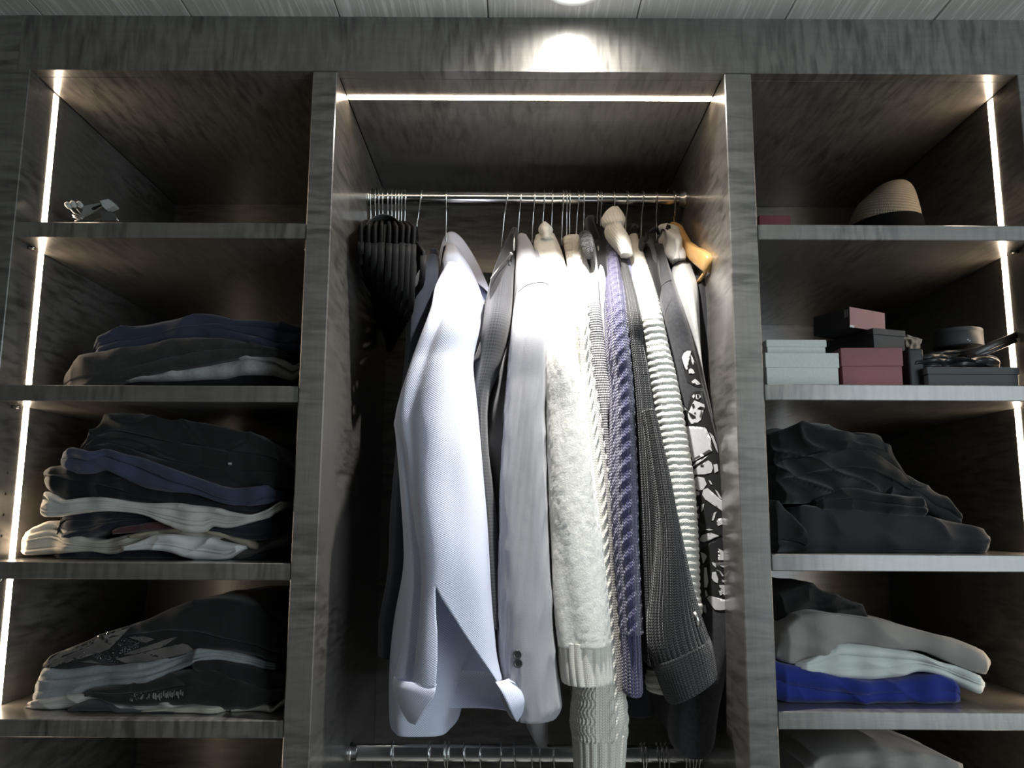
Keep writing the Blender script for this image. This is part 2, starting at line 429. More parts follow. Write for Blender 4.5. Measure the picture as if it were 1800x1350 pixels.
def S(rows, Y, ty, ramp=True):
    """sleeve rows (y,xl,xr) or ((xl,yl),(xr,yr)); first rows lie further back, on the shoulder"""
    out = []
    for i, r in enumerate(rows):
        if isinstance(r[0], tuple): (xl, yl), (xr, yr) = r[:2]; ex = r[2:]
        else: yl = yr = r[0]; xl, xr = r[1], r[2]; ex = r[3:]
        yc, tt = Y, ty
        if ramp:
            ym = (yl+yr)/2
            tt = float(np.interp(ym, [405, 560], [.022, ty])); ysh = float(np.interp(ym, [405, 450, 490, 530, 580], [.325, .268, .205, .155, 0]))
            yc = max(Y, ysh + tt*.6)
            if ex and ym > 600: yc = ex[0]; tt = ex[1] if len(ex) > 1 else ty
        elif ex: yc = ex[0]; tt = ex[1] if len(ex) > 1 else ty
        out.append((xl, yl, xr, yr, yc, yc, tt))
    return out
def T(rows):
    """torso rows (y,xl,xr,Yf,Yb); edges traced at the front of the ring"""
    return [(r[1], r[0], r[2], r[0], r[3]+.015, (r[3]+r[4])/2, (r[4]-r[3])/2) for r in rows]

def drape(amp, n=5, seed=0, fade=.1):
    r = np.random.RandomState(seed); k = r.randint(2, n+3, 4); ph = r.uniform(0, 6.28, 4); sl = r.uniform(-2.5, 2.5, 4); w_ = wob(seed+9, 6, 4, 22)
    def f(U, V, A):
        d = 0
        for q in range(4): d = d + np.sin(k[q]*A + ph[q] + sl[q]*V*2.2)/4
        return amp*(d*np.clip(V/fade, 0, 1) + .45*w_(np.cos(A)*.35, V*1.6, np.sin(A)*.35))
    return f
def add(*fs): return lambda U, V, A: sum(f(U, V, A) for f in fs)
def vribs(n, amp, v0=-1, v1=99):
    return lambda U, V, A: amp*(np.abs(np.sin(np.pi*n*U))**.7)*((V > v0) & (V < v1))
def hribs(p, amp):
    wv = wob(5, 4, 3, 14)
    return lambda U, V, A: amp*np.abs(np.sin(np.pi*(V/p + .5*np.cos(A-1.2) + .12*wv(A, V*4))))**.7
def cables(centres, amp, L=.055, wdt=.020, s=.011, v1=99):
    def f(U, V, A):
        d = 0*U
        for c in centres:
            for sg in (1, -1):
                off = sg*wdt*np.sin(2*np.pi*V/L); hgt = .6+.4*np.cos(2*np.pi*V/L*1 + (0 if sg > 0 else np.pi))
                d = np.maximum(d, hgt*np.exp(-((U-c-off)/s)**2))
        return amp*d*(V < v1)
    return f
def honey(p, q, amp, u0=0, u1=1, v1=99):
    return lambda U, V, A: amp*np.abs(np.sin(np.pi*U*q + np.pi/2*np.sin(np.pi*V/p)))*((U > u0) & (U < u1) & (V < v1))

# ---------------------------------------------------------------- hangers
def hook_pts(x, neck_z, rz=RZ, rr=.0132, twist=0.0, lean=0.0):
    pts = []
    R = rr+.0036
    loc = [(0, neck_z-rz), (0, neck_z-rz+.02), (0, -R-.020), (-.005, -R-.010)]
    for k in range(13):
        a = math.radians(215 - k*19.5); loc.append((R*math.cos(a)*1.02, R*math.sin(a)))
    for (y, z) in loc:
        f = min(1, max(0, -z/.06))
        pts.append(Vector((x + y*math.sin(twist) + lean*f, RY + y*math.cos(twist), rz + z)))
    return pts
BLK_H = plain('black_velvet_hanger', (.006, .006, .0065), .7, spec=.22)
def make_hanger(name, label, x, mat=BLK_H, neck=2.135, span=.205, drop=.09, th=.005, bar=True, rz=RZ, twist=0.0, lean=0.0, group=None, rr=.0132, cat='hanger', depth=.012, bard=.048):
    h = thing(name, label, cat, (x+lean, RY, neck), group)
    obj('hook', tube_mesh(hook_pts(x, neck, rz, rr, twist*.4, lean), .00135, 7), CHROME, h)
    xx = x+lean
    def q(y, z): return Vector((xx + y*math.sin(twist), RY + y*math.cos(twist), neck + z))
    arm = [q(s*span*t, -.004 - drop*(t**1.35)) for s, t in [(-1, 1), (-1, .9), (-1, .75), (-1, .55), (-1, .35), (-1, .15), (-1, 0), (1, .15), (1, .35), (1, .55), (1, .75), (1, .9), (1, 1)]]
    obj('shoulder_arm', tube_mesh(arm, 1.0, 12, flat=(th, depth)), mat, h)
    if bar:
        zb = -drop - bard
        pts = [q(-span, -drop), q(-span*1.0, -drop-.02), q(-span*.97, zb+.008), q(-span*.9, zb), q(0, zb), q(span*.9, zb), q(span*.97, zb+.008), q(span, -drop-.02), q(span, -drop)]
        obj('trouser_bar', tube_mesh(pts, 1.0, 10, flat=(th*.8, .0055)), mat, h)
    return h

ORD = ['first','second','third','fourth','fifth','sixth','seventh','eighth','ninth','tenth','eleventh','twelfth','thirteenth','fourteenth','fifteenth','sixteenth','seventeenth','eighteenth','nineteenth','twentieth','twenty-first','twenty-second']
# bunch of empty black hangers at the near end of the rod
for k, px in enumerate([652, 660, 666.5, 673, 682, 689, 695.5, 701, 706]):
    x = XW(px, 375, RY)
    make_hanger('clothes_hanger', ORD[k]+' empty black hanger from the bay side in the bunch on the upper rod', x, neck=2.128, span=.200, drop=.070+.001*(k % 3), th=.0034, depth=.036,
                twist=-.10-.018*k, bard=.020+.0115*k, group='empty black hangers bunched on the upper rod')
make_hanger('clothes_hanger', 'empty black hanger with a bent hook, right edge of the empty bunch', XW(712, 375, RY), neck=2.128, span=.2, drop=.09, th=.003, twist=-.30, depth=.012)
make_hanger('clothes_hanger', 'empty black hanger hanging alone between the bunched hangers and blue shirt', XW(742, 345, RY), neck=2.145, span=.19, drop=.10, th=.003, lean=-.010, twist=-.05, depth=.016)
sb = [P(645 + 66*t, 414 - 29*math.sin(math.pi*t)**.5, .215) for t in np.linspace(0, 1, 19)]
band = tag(obj('strap_loop', tube_mesh(sb, 1.0, 12, flat=(.026, .0012)), plain('dark_grey_strap', (.11, .115, .11), .55)), 'dark grey strap arched over the necks of the bunched black hangers', 'strap')

# hangers holding garments (mostly inside the clothes)
for px, lab, lean, nk in [(785, 'hanger with twisted wire neck holding the light blue shirt', 0, 2.118), (893, 'hanger with leaning hook holding the dark checked jacket', -.012, 2.10), (916, 'hanger holding the pale grey blazer', -.006, 2.118),
                          (940, 'hanger holding the white fuzzy sweater', -.005, 2.122), (957, 'hanger holding the cream cable sweater', -.004, 2.13), (971, 'hanger holding the light grey jersey top', -.002, 2.12),
                          (990, 'hanger holding the black and white marl sweater', -.003, 2.118), (996, 'hanger holding the thin white top', 0, 2.118), (1001, 'third of three close hooks above the cable sweater', 0, 2.118),
                          (1017, 'hanger holding the black jumper', -.005, 2.12), (1026, 'hanger with short visible hook beside the black jumper', 0, 2.14), (1051, 'hanger holding the purple cable sweater', -.003, 2.13),
                          (1057, 'hanger holding the dark ribbed cardigan', -.003, 2.13), (1079, 'hanger holding the white ridged sweater', 0, 2.14), (1103, 'hanger holding the lavender top', -.005, 2.12), (1130, 'hanger holding the black top with loose trim', -.005, 2.118), (1153, 'hanger holding the printed charcoal sweatshirt', 0, 2.118)]:
    make_hanger('clothes_hanger', lab, XW(px, 355, RY), neck=nk, span=.125, drop=.125, th=.003, bar=False, lean=lean, depth=.006)
# hangers on the lower rod
for k, px in enumerate([690, 755, 782, 789, 816, 844, 881, 904, 934, 948, 972, 1128, 1135, 1156, 1164, 1172, 1202, 1208, 1214, 1221, 1227, 1232]):
    x = XW(px, 1315, RY)
    make_hanger('clothes_hanger', ORD[k]+' wire hanger hook counting from the left along the lower chrome rod', x, neck=RZ2-.085, span=.19, drop=.09, th=.0035, rz=RZ2, rr=.0165, bar=False, lean=(-.004 if px % 2 else .005), group='hangers on the lower rod', depth=.007)

# wooden hanger at the far end
WOODH = plain('honey_wood', (.62, .36, .13), .32, bump=(60, .05))
wh = thing('wooden_hanger', 'honey coloured wooden hanger with trouser bar against the bay side', 'hanger', P(1190, 400, .31))
pts = [P(1176, 402, .345), P(1184, 399, .325), P(1192, 404, .300), P(1199, 418, .272), P(1207, 433, .245), P(1221, 446, .205), P(1236, 455, .165), P(1246, 462, .135), P(1250, 468, .125)]
obj('shoulder_arm', tube_mesh(pts, [.7, .95, 1, 1.0, 1.05, 1.25, 1.5, 1.55, 1.2], 14, flat=(.0075, .0105)), WOODH, wh)
hx = XW(1185, 350, RY)
obj('hook', tube_mesh([P(1187, 398, .325)] + [P(1184, 380, .322)] + hook_pts(hx, 2.18)[2:], .0016, 7), CHROME, wh)
obj('trouser_bar', tube_mesh([P(1241, 477, .14), P(1229, 494, .19), P(1205, 520, .32)], .0035, 8), WOODH, wh)

# ---------------------------------------------------------------- hanging garments
def garment(name, label, cat, mat, Y, ty, sleeve, collar, hem=None, disp=None, nu=64, nv=130, e=.85, hollow=.08, body_pad=1.5, bdisp=None, back=.52, body=True, bodymat=None, loc=None, torso=None):
    g = thing(name, label, cat, loc or P(sleeve[2][1], sleeve[2][0], .3) if not isinstance(sleeve[2][0], tuple) else P(1100, 500, .3))
    s = obj('sleeve', loft_mesh(S(sleeve, Y, ty), nu, nv, e, disp, hollow=hollow), mat, g)
    b = None
    if body:
        if torso is None:
            cy, cl, c_r = collar
            rows = [(cy, cl, c_r, .30, .36), (cy+10, cl-1, c_r+1, .29, .38)]
            base = [r for r in sleeve if not isinstance(r[0], tuple) and r[0] > cy+25]
            for r in base:
                if hem and r[0] > hem: break
                f = min(1, (r[0]-cy)/160); body_pad = max(1.5, (r[2]-r[1])*.14)
                rows.append((r[0], r[1]+body_pad, r[2]-body_pad, (Y+ty*.75)*f + .29*(1-f), back*f+.40*(1-f)))
        else: rows = torso
        b = obj('body', loft_mesh(T(rows), 44, 90, .6, bdisp or drape(.003, 6, len(label))), bodymat or mat, g)
    return g, s, b
def button(g, px, py, Y, r, mat, tilt=0.0):
    c = P(px, py, Y)
    me = lathe_mesh([(.0002, .0012), (r*.35, .0009), (r*.72, .0010), (r*.86, .0018), (r, .0014), (r*1.02, 0), (r*.9, -.001)], 20, fn=lambda v, a: Vector((v.x, -v.z, v.y)))
    for v in me.vertices: v.co = Vector(v.co) + c
    b = obj('button', me, mat, g)
    for dx, dy in ((-1, -1), (1, -1), (-1, 1), (1, 1)):
        h = tube_mesh([c + Vector((dx*r*.2, -.0018, dy*r*.2)), c + Vector((dx*r*.2, -.0004, dy*r*.2))], r*.1, 6)
        obj('thread_hole', h, HOLE, b)
    return b
def bvh_of(objs):
    V, Fc = [], []
    for o in objs:
        k = len(V); V += [v.co.copy() for v in o.data.vertices]; Fc += [tuple(k+i for i in p.vertices) for p in o.data.polygons]
    return BVHTree.FromPolygons(V, Fc)
def decal(name, polys, bvh, mat, parent, off=.0007, maxe=7.0, label=None):
    """flat print: outlines laid on the cloth surface under them"""
    V, Fc = [], []
    for poly in polys:
        bm = bmesh.new()
        vs = [bm.verts.new((x, y, 0)) for x, y in poly]
        try: f = bm.faces.new(vs)
        except ValueError: bm.free(); continue
        bmesh.ops.triangulate(bm, faces=[f], ngon_method='EAR_CLIP')
        for _ in range(3):
            le = [ed for ed in bm.edges if ed.calc_length() > maxe]
            if not le: break
            bmesh.ops.subdivide_edges(bm, edges=le, cuts=1, use_grid_fill=False)
            bmesh.ops.triangulate(bm, faces=bm.faces[:])
        k = {}
        bad = set()
        for v in bm.verts:
            d = Vector(ray(v.co.x, v.co.y)).normalized()
            h, n, i, dist = bvh.ray_cast(Vector(CAM), d)
            if h is None: bad.add(v); continue
            if n.dot(d) > 0: n = -n
            k[v] = len(V); V.append(h + n*off*.6 - d*off*.6)
        for f in bm.faces:
            if any(v in bad for v in f.verts): continue
            if max((V[k[a]]-V[k[b]]).length for a in f.verts for b in f.verts) > .05: continue
            Fc.append([k[v] for v in f.verts])
        bm.free()
    me = mesh(V, Fc)
    o = obj(name, me, mat, parent)
    if label: o['label'] = label
    return o
PEARL = plain('pearl_button', (.75, .74, .72), .25)
GREYB = plain('grey_horn_button', (.05, .05, .055), .3)

# --- light blue shirt
SHIRT = fab('blue_oxford_dots', (.86, .88, .95), 'weave', .8, (.52, .57, .78), bump=.25, sheen=.1, mott=.04)
SHIRTB = fab('blue_oxford_shadow', (.62, .66, .88), 'weave', .8, (.46, .51, .78), bump=.2, sheen=.1, mott=.04)  # bluer, darker copy of the shirt cloth paints the shadow under the collar
g = thing('dress_shirt', 'light blue dotted dress shirt with turned back cuffs on the nearest full hanger', 'shirt', P(790, 600, .25))
gt = drape(.006, 4, 21)
shirt_body = obj('body', loft_mesh(T([(432, 783, 803, .28, .36), (452, 776, 818, .24, .40), (500, 764, 842, .24, .44), (565, 748, 856, .20, .48), (605, 734, 843, .15, .50), (640, 720, 831, .12, .50), (690, 700, 837, .12, .5),
      (732, 681, 842, .12, .50), (760, 683, 846, .12, .5), (850, 692, 855, .12, .50), (950, 698, 863, .12, .50), (1010, 697, 868, .12, .5), (1100, 681, 866, .12, .5), (1180, 673, 830, .12, .5), (1265, 673, 800, .12, .5), (1291, 676, 798, .12, .5)]), 72, 130, .55, drape(.0035, 6, 4), hollow=.05), SHIRT, g)
def slit(py, R):
    cx = (R[:, 0]+R[:, 2])/2; w_ = np.maximum((R[:, 2]-R[:, 0])/2, 1)
    l_ = np.interp(py, [0, 1025, 1032, 1070, 1100, 1150, 1200, 1212, 1262], [777, 777, 776, 777, 779, 779, 776, 773, 738])
    r_ = np.interp(py, [0, 1025, 1032, 1070, 1100, 1150, 1200, 1212, 1262], [777, 777, 779, 796, 813, 845, 878, 884, 908])
    return np.arccos(np.clip((r_-cx)/w_, -.97, .97)), np.arccos(np.clip((l_-cx)/w_, -.97, .97))
srows = S([(470, 785, 806, .20, .03), (500, 770, 822, .145, .05), (560, 752, 842), (640, 722, 831), (730, 692, 841), (800, 697, 849), (900, 704, 859), (1000, 714, 867), (1080, 709, 872), (1150, 701, 878), (1192, 694, 888)], .082, .058)
sdr = drape(.0060, 4, 5)
def sd(U, V, A):
    f = np.clip(V/.12, 0, 1)
    return sdr(U, V, A) + f*(-.0065*np.exp(-((U-(.27+.16*V))/.034)**2) + .006*np.exp(-((U-(.20+.12*V))/.04)**2) - .008*np.exp(-((U-(.42-.05*V))/.022)**2)*np.clip((V-.35)/.1, 0, 1))
sl = obj('sleeve', weld(loft_mesh(srows, 150, 190, .9, sd, gap=slit)), SHIRT, g)
md = sl.modifiers.new('thickness', 'SOLIDIFY'); md.thickness = .0012
crows = S([(1188, 693, 898, .080, .062), (1200, 690, 920, .080, .068), (1222, 696, 931, .080, .070), (1245, 706, 926, .080, .070), (1262, 716, 914, .080, .066)], .08, .07, False)
cf = obj('cuff', loft_mesh(crows, 120, 26, .9, None, gap=slit), SHIRT, g)
md = cf.modifiers.new('thickness', 'SOLIDIFY'); md.thickness = .0028
# collar: folded leaf over a stand, points dropping towards the front placket
def ribbon(name, top, bot, mat, parent, thick=.0025, nseg=30):
    """cloth ribbon between two 3D polylines given as (px,py,Y)"""
    t = np.linspace(0, 1, nseg)
    A_ = cr(np.array([list(P(*q)) for q in top]), t*(len(top)-1)); B_ = cr(np.array([list(P(*q)) for q in bot]), t*(len(bot)-1))
    m_ = 9; V, fs, uv = [], [], []
    for i in range(nseg):
        for j in range(m_):
            s = j/(m_-1); V.append(A_[i]*(1-s)+B_[i]*s); uv.append((t[i]*.2, s*.05))
    for i in range(nseg-1):
        for j in range(m_-1): fs.append((i*m_+j, i*m_+j+1, (i+1)*m_+j+1, (i+1)*m_+j))
    o = obj(name, mesh(V, fs, uv), mat, parent); md = o.modifiers.new('thickness', 'SOLIDIFY'); md.thickness = thick; md.offset = 0
    return o
ribbon('collar', [(767, 480, .30), (774, 440, .318), (783, 414, .33), (796, 408, .33), (814, 422, .325), (836, 456, .31), (856, 498, .295), (862, 520, .285)],
       [(772, 494, .29), (779, 466, .30), (787, 440, .305), (795, 432, .305), (806, 448, .305), (820, 476, .30), (838, 496, .295), (858, 512, .285)], SHIRT, g)
ribbon('collar_stand', [(797, 434, .32), (810, 452, .318), (826, 482, .312), (846, 505, .305), (860, 522, .30)], [(800, 452, .312), (813, 485, .308), (828, 515, .30), (842, 535, .298), (855, 547, .296)], SHIRTB, g)
ribbon('placket', [(814, 500, .285), (834, 530, .275), (859, 556, .262)], [(822, 574, .25), (834, 578, .25), (848, 577, .25)], SHIRT, g, .002)
button(g, 844, 568, .248, .0056, PEARL); button(g, 854, 532, .294, .0048, PEARL)

# shaded back half of that shirt, made as an added dark navy shape
SHADE_NAVY = fab('shirt_shade_navy', (.030, .036, .055), 'plain', bump=.15)
garment('shirt_back_shade', 'dark navy shirt hanging half hidden behind the light blue shirt', 'shirt', SHADE_NAVY, .25, .05,
        [(455, 752, 772), (500, 728, 775), (560, 718, 770), (640, 714, 760), (760, 700, 760), (900, 690, 750), (1000, 684, 745), (1090, 669, 740), (1150, 668, 735)], (440, 756, 770), disp=drape(.004, 4, 8), back=.5)

# dark checked jacket
CHECK = fab('charcoal_check_wool', (.030, .031, .036), 'check', .5, (.075, .075, .085), bump=.3)
g, s, b = garment('checked_jacket', 'charcoal checked wool jacket between the blue shirt and grey blazer', 'jacket', CHECK, .13, .05,
        [(412, 896, 908, .27, .02), (442, 882, 907, .22, .04), (488, 866, 903), (530, 856, 900), (570, 850, 896), (640, 838, 881), (700, 833, 860), (780, 838, 858), (900, 842, 872), (1000, 850, 880), (1100, 860, 885)], (404, 898, 910), disp=drape(.003, 4, 3), back=.5)
LAP = fab('black_lapel_wool', (.012, .012, .014), 'plain')
ribbon('lapel', [(905, 404, .27), (886, 432, .235), (868, 478, .18), (858, 560, .118), (832, 640, .098)], [(908, 425, .262), (893, 462, .215), (878, 500, .165), (866, 565, .105), (842, 632, .092)], LAP, g, .004)
obj('zip_pull', tube_mesh([P(905, 402, .255), P(904, 412, .25), P(903, 440, .215)], .0016, 8), STEEL, g)
obj('zip_pull', lathe_mesh([(.0005, .002), (.003, .0025), (.0042, 0), (.003, -.002), (.0005, -.002)], 14, P(898, 446, .205)), STEEL, g)
obj('zip_cord', tube_mesh([P(898, 446, .205), P(880, 466, .17), P(862, 490, .115)], .0007, 6), STEEL, g)

# pale grey blazer
BLAZ = fab('pale_grey_wool', (.40, .40, .425), 'plain', .8, (.31, .31, .335), bump=.3, mott=.06)
def cuffcrush(U, V, A):
    w1 = wob(31, 7, 12, 46); n = w1(np.cos(A)*.35, V*1.3, np.sin(A)*.35); return (.0030*(1-np.abs(np.clip(n*1.7, -1, 1)))**1.3 - .001)*np.clip((V-.25)/.15, 0, 1)
g, s, b = garment('grey_blazer', 'pale grey wool blazer with dark sleeve buttons beside the checked jacket', 'blazer', BLAZ, .105, .055,
        [(448, 932, 948, .20, .03), (470, 926, 957, .16, .045), (500, 913, 964), (540, 903, 967), (590, 896, 967), (680, 888, 964), (750, 884, 962), (860, 878, 965), (957, 877, 968), (1068, 875, 974), (1150, 877, 978), (1215, 881, 984), (1240, 889, 986), (1256, 897, 976)], (415, 908, 930),
        disp=add(drape(.0045, 4, 12), cuffcrush), nu=90, nv=180,
        torso=[(415, 908, 926, .285, .355), (428, 906, 934, .265, .375), (450, 905, 946, .23, .41), (495, 903, 958, .17, .47), (580, 895, 962, .155, .5), (640, 876, 960, .15, .5), (702, 853, 952, .14, .5), (760, 851, 950, .14, .5), (806, 851, 950, .14, .5), (868, 861, 950, .14, .5), (957, 865, 955, .14, .5), (1100, 868, 965, .15, .5), (1200, 900, 970, .16, .5), (1285, 925, 965, .2, .5), (1310, 940, 965, .24, .45)])
ribbon('collar', [(904, 440, .285), (907, 420, .30), (916, 411, .305), (926, 415, .29), (935, 430, .262), (940, 446, .24)], [(903, 446, .275), (906, 436, .28), (914, 434, .278), (923, 436, .268), (931, 446, .248), (938, 458, .228)], BLAZ, g, .004)
ribbon('shoulder_seam', [(911, 513, .0535), (922, 503, .0515), (938, 497, .0495), (955, 496, .0535), (964, 500, .062)], [(911, 514.5, .0535), (922, 504.5, .0515), (938, 498.5, .0495), (955, 497.5, .0535), (964, 501.5, .062)], GREYB, g, .0006)
for py in (1151, 1166): button(g, 909 + (py-1151)*.1, py, .0450, .0068, GREYB)

# white fuzzy sweater
FUZZ = fab('white_brushed_knit', (.88, .87, .82), 'fuzz', 1.0, (.80, .78, .71), bump=.5, sheen=.5, mott=.08)
RIBW = fab('cream_rib_knit', (.84, .82, .75), 'knit', .55, (.66, .63, .55), bump=.35, sheen=.3, mott=.05)
def fuzz_d(U, V, A):
    r = np.random.RandomState(4); return .0011*r.rand(*U.shape)
g, s, b = garment('fuzzy_sweater', 'white brushed knit sweater with a ribbed cuff, beside the grey blazer', 'sweater', FUZZ, .098, .052,
        [(416, 942, 974, .25, .03), (440, 938, 985, .19, .04), (480, 946, 998), (540, 958, 1004), (620, 961, 1012), (740, 962, 1031), (890, 966, 1049), (950, 970, 1057), (1070, 975, 1069), (1132, 981, 1073)], (413, 944, 976),
        disp=add(drape(.004, 4, 41), fuzz_d), nu=90, nv=170, hollow=0)
obj('cuff', loft_mesh(S([(1124, 983, 1071), (1150, 984, 1071), (1175, 986, 1073), (1193, 989, 1074), (1197, 991, 1072)], .098, .048, False), 200, 40, .85, vribs(22, .0032), hollow=.6), RIBW, g)
obj('neck', loft_mesh(S([(391, 955, 960, .31, .006), (397, 949, 966, .305, .016), (405, 946, 972, .30, .022), (414, 952, 968, .295, .02), (422, 950, 972, .29, .02)], .3, .02, False), 40, 24, 1, drape(.002, 3, 6)), FUZZ, g)

# cream cable knit sweater
CABLE = fab('cream_cable_knit', (.86, .84, .77), 'knit', .85, (.62, .59, .50), bump=.5, sheen=.3, mott=.05)
g, s, b = garment('cable_sweater', 'cream cable knit sweater with the longest sleeve, cuff ending at the lower rod', 'sweater', CABLE, .145, .05,
        [(420, 992, 1019, .27, .03), (446, 994, 1023, .22, .04), (480, 998, 1026), (560, 1003, 1031), (664, 1004, 1040), (767, 1008, 1057), (871, 1014, 1072), (945, 1012, 1078), (1009, 1010, 1082), (1128, 1008, 1091), (1202, 1009, 1096), (1261, 1004, 1101), (1292, 1008, 1099)], (416, 994, 1019),
        disp=add(drape(.003, 4, 15), cables([.06, .19], .0032, .042), honey(.013, 44, .0034, .27, .5)), nu=200, nv=330, hollow=0)
obj('cuff', loft_mesh(S([(1284, 1008, 1098), (1310, 1010, 1097), (1350, 1012, 1094), (1395, 1014, 1091), (1402, 1016, 1089)], .145, .046, False), 200, 40, .85, vribs(22, .0034), hollow=.5), CABLE, g)

# light grey jersey top, thin white top
LGREY = fab('light_grey_jersey', (.48, .48, .49), 'fuzz', .7, (.40, .40, .41), bump=.3)
garment('jersey_top', 'light grey jersey top squeezed between the cable sweater and marl sweater', 'top', LGREY, .185, .04,
        [(430, 1020, 1032, .28, .02), (450, 1021, 1036, .23, .03), (490, 1022, 1038), (545, 1026, 1040), (620, 1030, 1044), (700, 1036, 1050), (800, 1045, 1060), (900, 1052, 1068)], (424, 1020, 1032), disp=drape(.002, 3, 2))
MARL = fab('black_white_marl_knit', (.60, .60, .61), 'marl', 1.15, (.03, .03, .035), bump=.6, mott=.1)
g, s, b = garment('marl_sweater', 'black and white marl knit sweater with a dark frayed shoulder', 'sweater', MARL, .165, .045,
        [(414, 1028, 1042, .27, .02), (440, 1031, 1046, .22, .03), (473, 1033, 1050), (534, 1031, 1052), (613, 1032, 1062), (664, 1036, 1068), (695, 1040, 1075), (715, 1044, 1074), (740, 1050, 1066), (800, 1055, 1068), (900, 1063, 1075)], (410, 1026, 1041), disp=add(drape(.002, 3, 17), hribs(.007, .0012)), nu=60, nv=200)
DGREY = fab('dark_frayed_yarn', (.022, .022, .024), 'marl', 1.3, (.006, .006, .006), bump=.8)
obj('shoulder_yoke', loft_mesh(S([(411, 1020, 1034, .262, .02), (420, 1021, 1040, .235, .025), (436, 1026, 1042, .205, .025), (450, 1034, 1040, .19, .02)], .25, .02, False), 40, 30, 1, hribs(.006, .0025)), DGREY, g)
WHT = fab('white_cotton_jersey', (.86, .86, .85), 'plain', bump=.15, mott=.03)
garment('white_shirt', 'thin white top showing as a narrow strip left of the purple sweater', 'top', WHT, .20, .04,
        [(436, 1045, 1052, .28, .02), (465, 1047, 1059, .24, .03), (500, 1050, 1064), (560, 1055, 1069), (640, 1060, 1071), (720, 1064, 1074), (800, 1068, 1076)], (430, 1045, 1053), disp=drape(.0015, 3, 22))
BLK = fab('black_jersey', (.012, .012, .014), 'plain', bump=.2)
garment('black_jumper', 'black jumper with a rounded shoulder behind the marl and purple sweaters', 'jumper', BLK, .235, .05,
        [(384, 1030, 1044, .30, .02), (392, 1025, 1056, .28, .03), (405, 1022, 1064, .26, .045), (440, 1035, 1067), (500, 1045, 1070), (640, 1050, 1078), (800, 1054, 1082), (1000, 1062, 1090), (1200, 1080, 1140), (1250, 1090, 1150)], (383, 1031, 1044), disp=drape(.003, 4, 23))

# purple cable knit
PURP = fab('purple_cable_knit', (.088, .080, .190), 'knit', 1.05, (.035, .030, .09), bump=1.0, sheen=.5, mott=.12)
g, s, b = garment('purple_sweater', 'purple cable knit sweater in the middle of the hanging row', 'sweater', PURP, .115, .05,
        [(424, 1066, 1079, .22, .02), (442, 1061, 1086, .17, .035), (485, 1061, 1091), (543, 1065, 1096), (613, 1068, 1101), (678, 1074, 1107), (767, 1075, 1112), (856, 1074, 1115), (945, 1078, 1116), (1039, 1085, 1120), (1110, 1090, 1124)], (422, 1064, 1080),
        disp=add(drape(.002, 3, 33), cables([.27], .0034, .046, .042, .034), cables([.44, .08], .0025, .04, .02, .02), vribs(26, .0012)), nu=120, nv=300, hollow=0)
obj('cuff', loft_mesh(S([(1100, 1090, 1122), (1150, 1093, 1123), (1205, 1095, 1125), (1216, 1098, 1122)], .115, .045, False), 120, 40, .85, vribs(18, .0025), hollow=.5), PURP, g)

# dark ribbed cardigan
DRIB = fab('charcoal_rib_knit', (.030, .031, .034), 'knit', .8, (.008, .008, .009), bump=.8, sheen=.4, mott=.1)
g, s, b = garment('ribbed_cardigan', 'charcoal ribbed cardigan with a wide turned cuff and small metal tag', 'cardigan', DRIB, .135, .05,
        [(438, 1082, 1092, .25, .02), (460, 1084, 1098, .20, .03), (500, 1088, 1109), (560, 1095, 1122), (613, 1099, 1128), (664, 1104, 1138), (753, 1109, 1150), (856, 1113, 1163), (950, 1119, 1165), (1030, 1124, 1161), (1120, 1130, 1153), (1165, 1136, 1156)], (432, 1081, 1091),
        disp=add(drape(.002, 3, 44), vribs(34, .0022)), nu=210, nv=160)
sl2 = obj('sleeve', loft_mesh(S([(725, 1128, 1146), (773, 1136, 1158), (844, 1146, 1174), (901, 1152, 1185), (954, 1152, 1196), (1024, 1145, 1212), ((1138, 1085), (1226, 1074)), ((1140, 1135), (1238, 1108)), ((1150, 1168), (1244, 1122))], .088, .045, False), 230, 140, .85, add(vribs(38, .0024), drape(.002, 3, 45)), hollow=0), DRIB, g)
obj('cuff', loft_mesh(S([((1149, 1163), (1243, 1118)), ((1152, 1178), (1248, 1130)), ((1160, 1200), (1253, 1155)), ((1172, 1230), (1257, 1179)), ((1176, 1233), (1254, 1184))], .086, .048, False), 230, 36, .8, vribs(60, .0014), hollow=.5), DRIB, g)
tg = obj('metal_tag', tube_mesh([P(1220, 1076, .046), P(1231, 1101, .046)], 1.0, 8, flat=(.0008, .0030)), STEEL, g); tg['label'] = 'small silver metal tag'
LAV = fab('lavender_jersey', (.20, .20, .36), 'plain', bump=.2)
garment('lavender_top', 'lavender top showing as a sliver between the ribbed cardigan and white sweater', 'top', LAV, .185, .035,
        [(432, 1090, 1098, .27, .02), (455, 1094, 1104, .23, .03), (480, 1097, 1110), (530, 1104, 1114), (600, 1112, 1122), (700, 1125, 1136)], (428, 1090, 1098), disp=drape(.001, 3, 46))

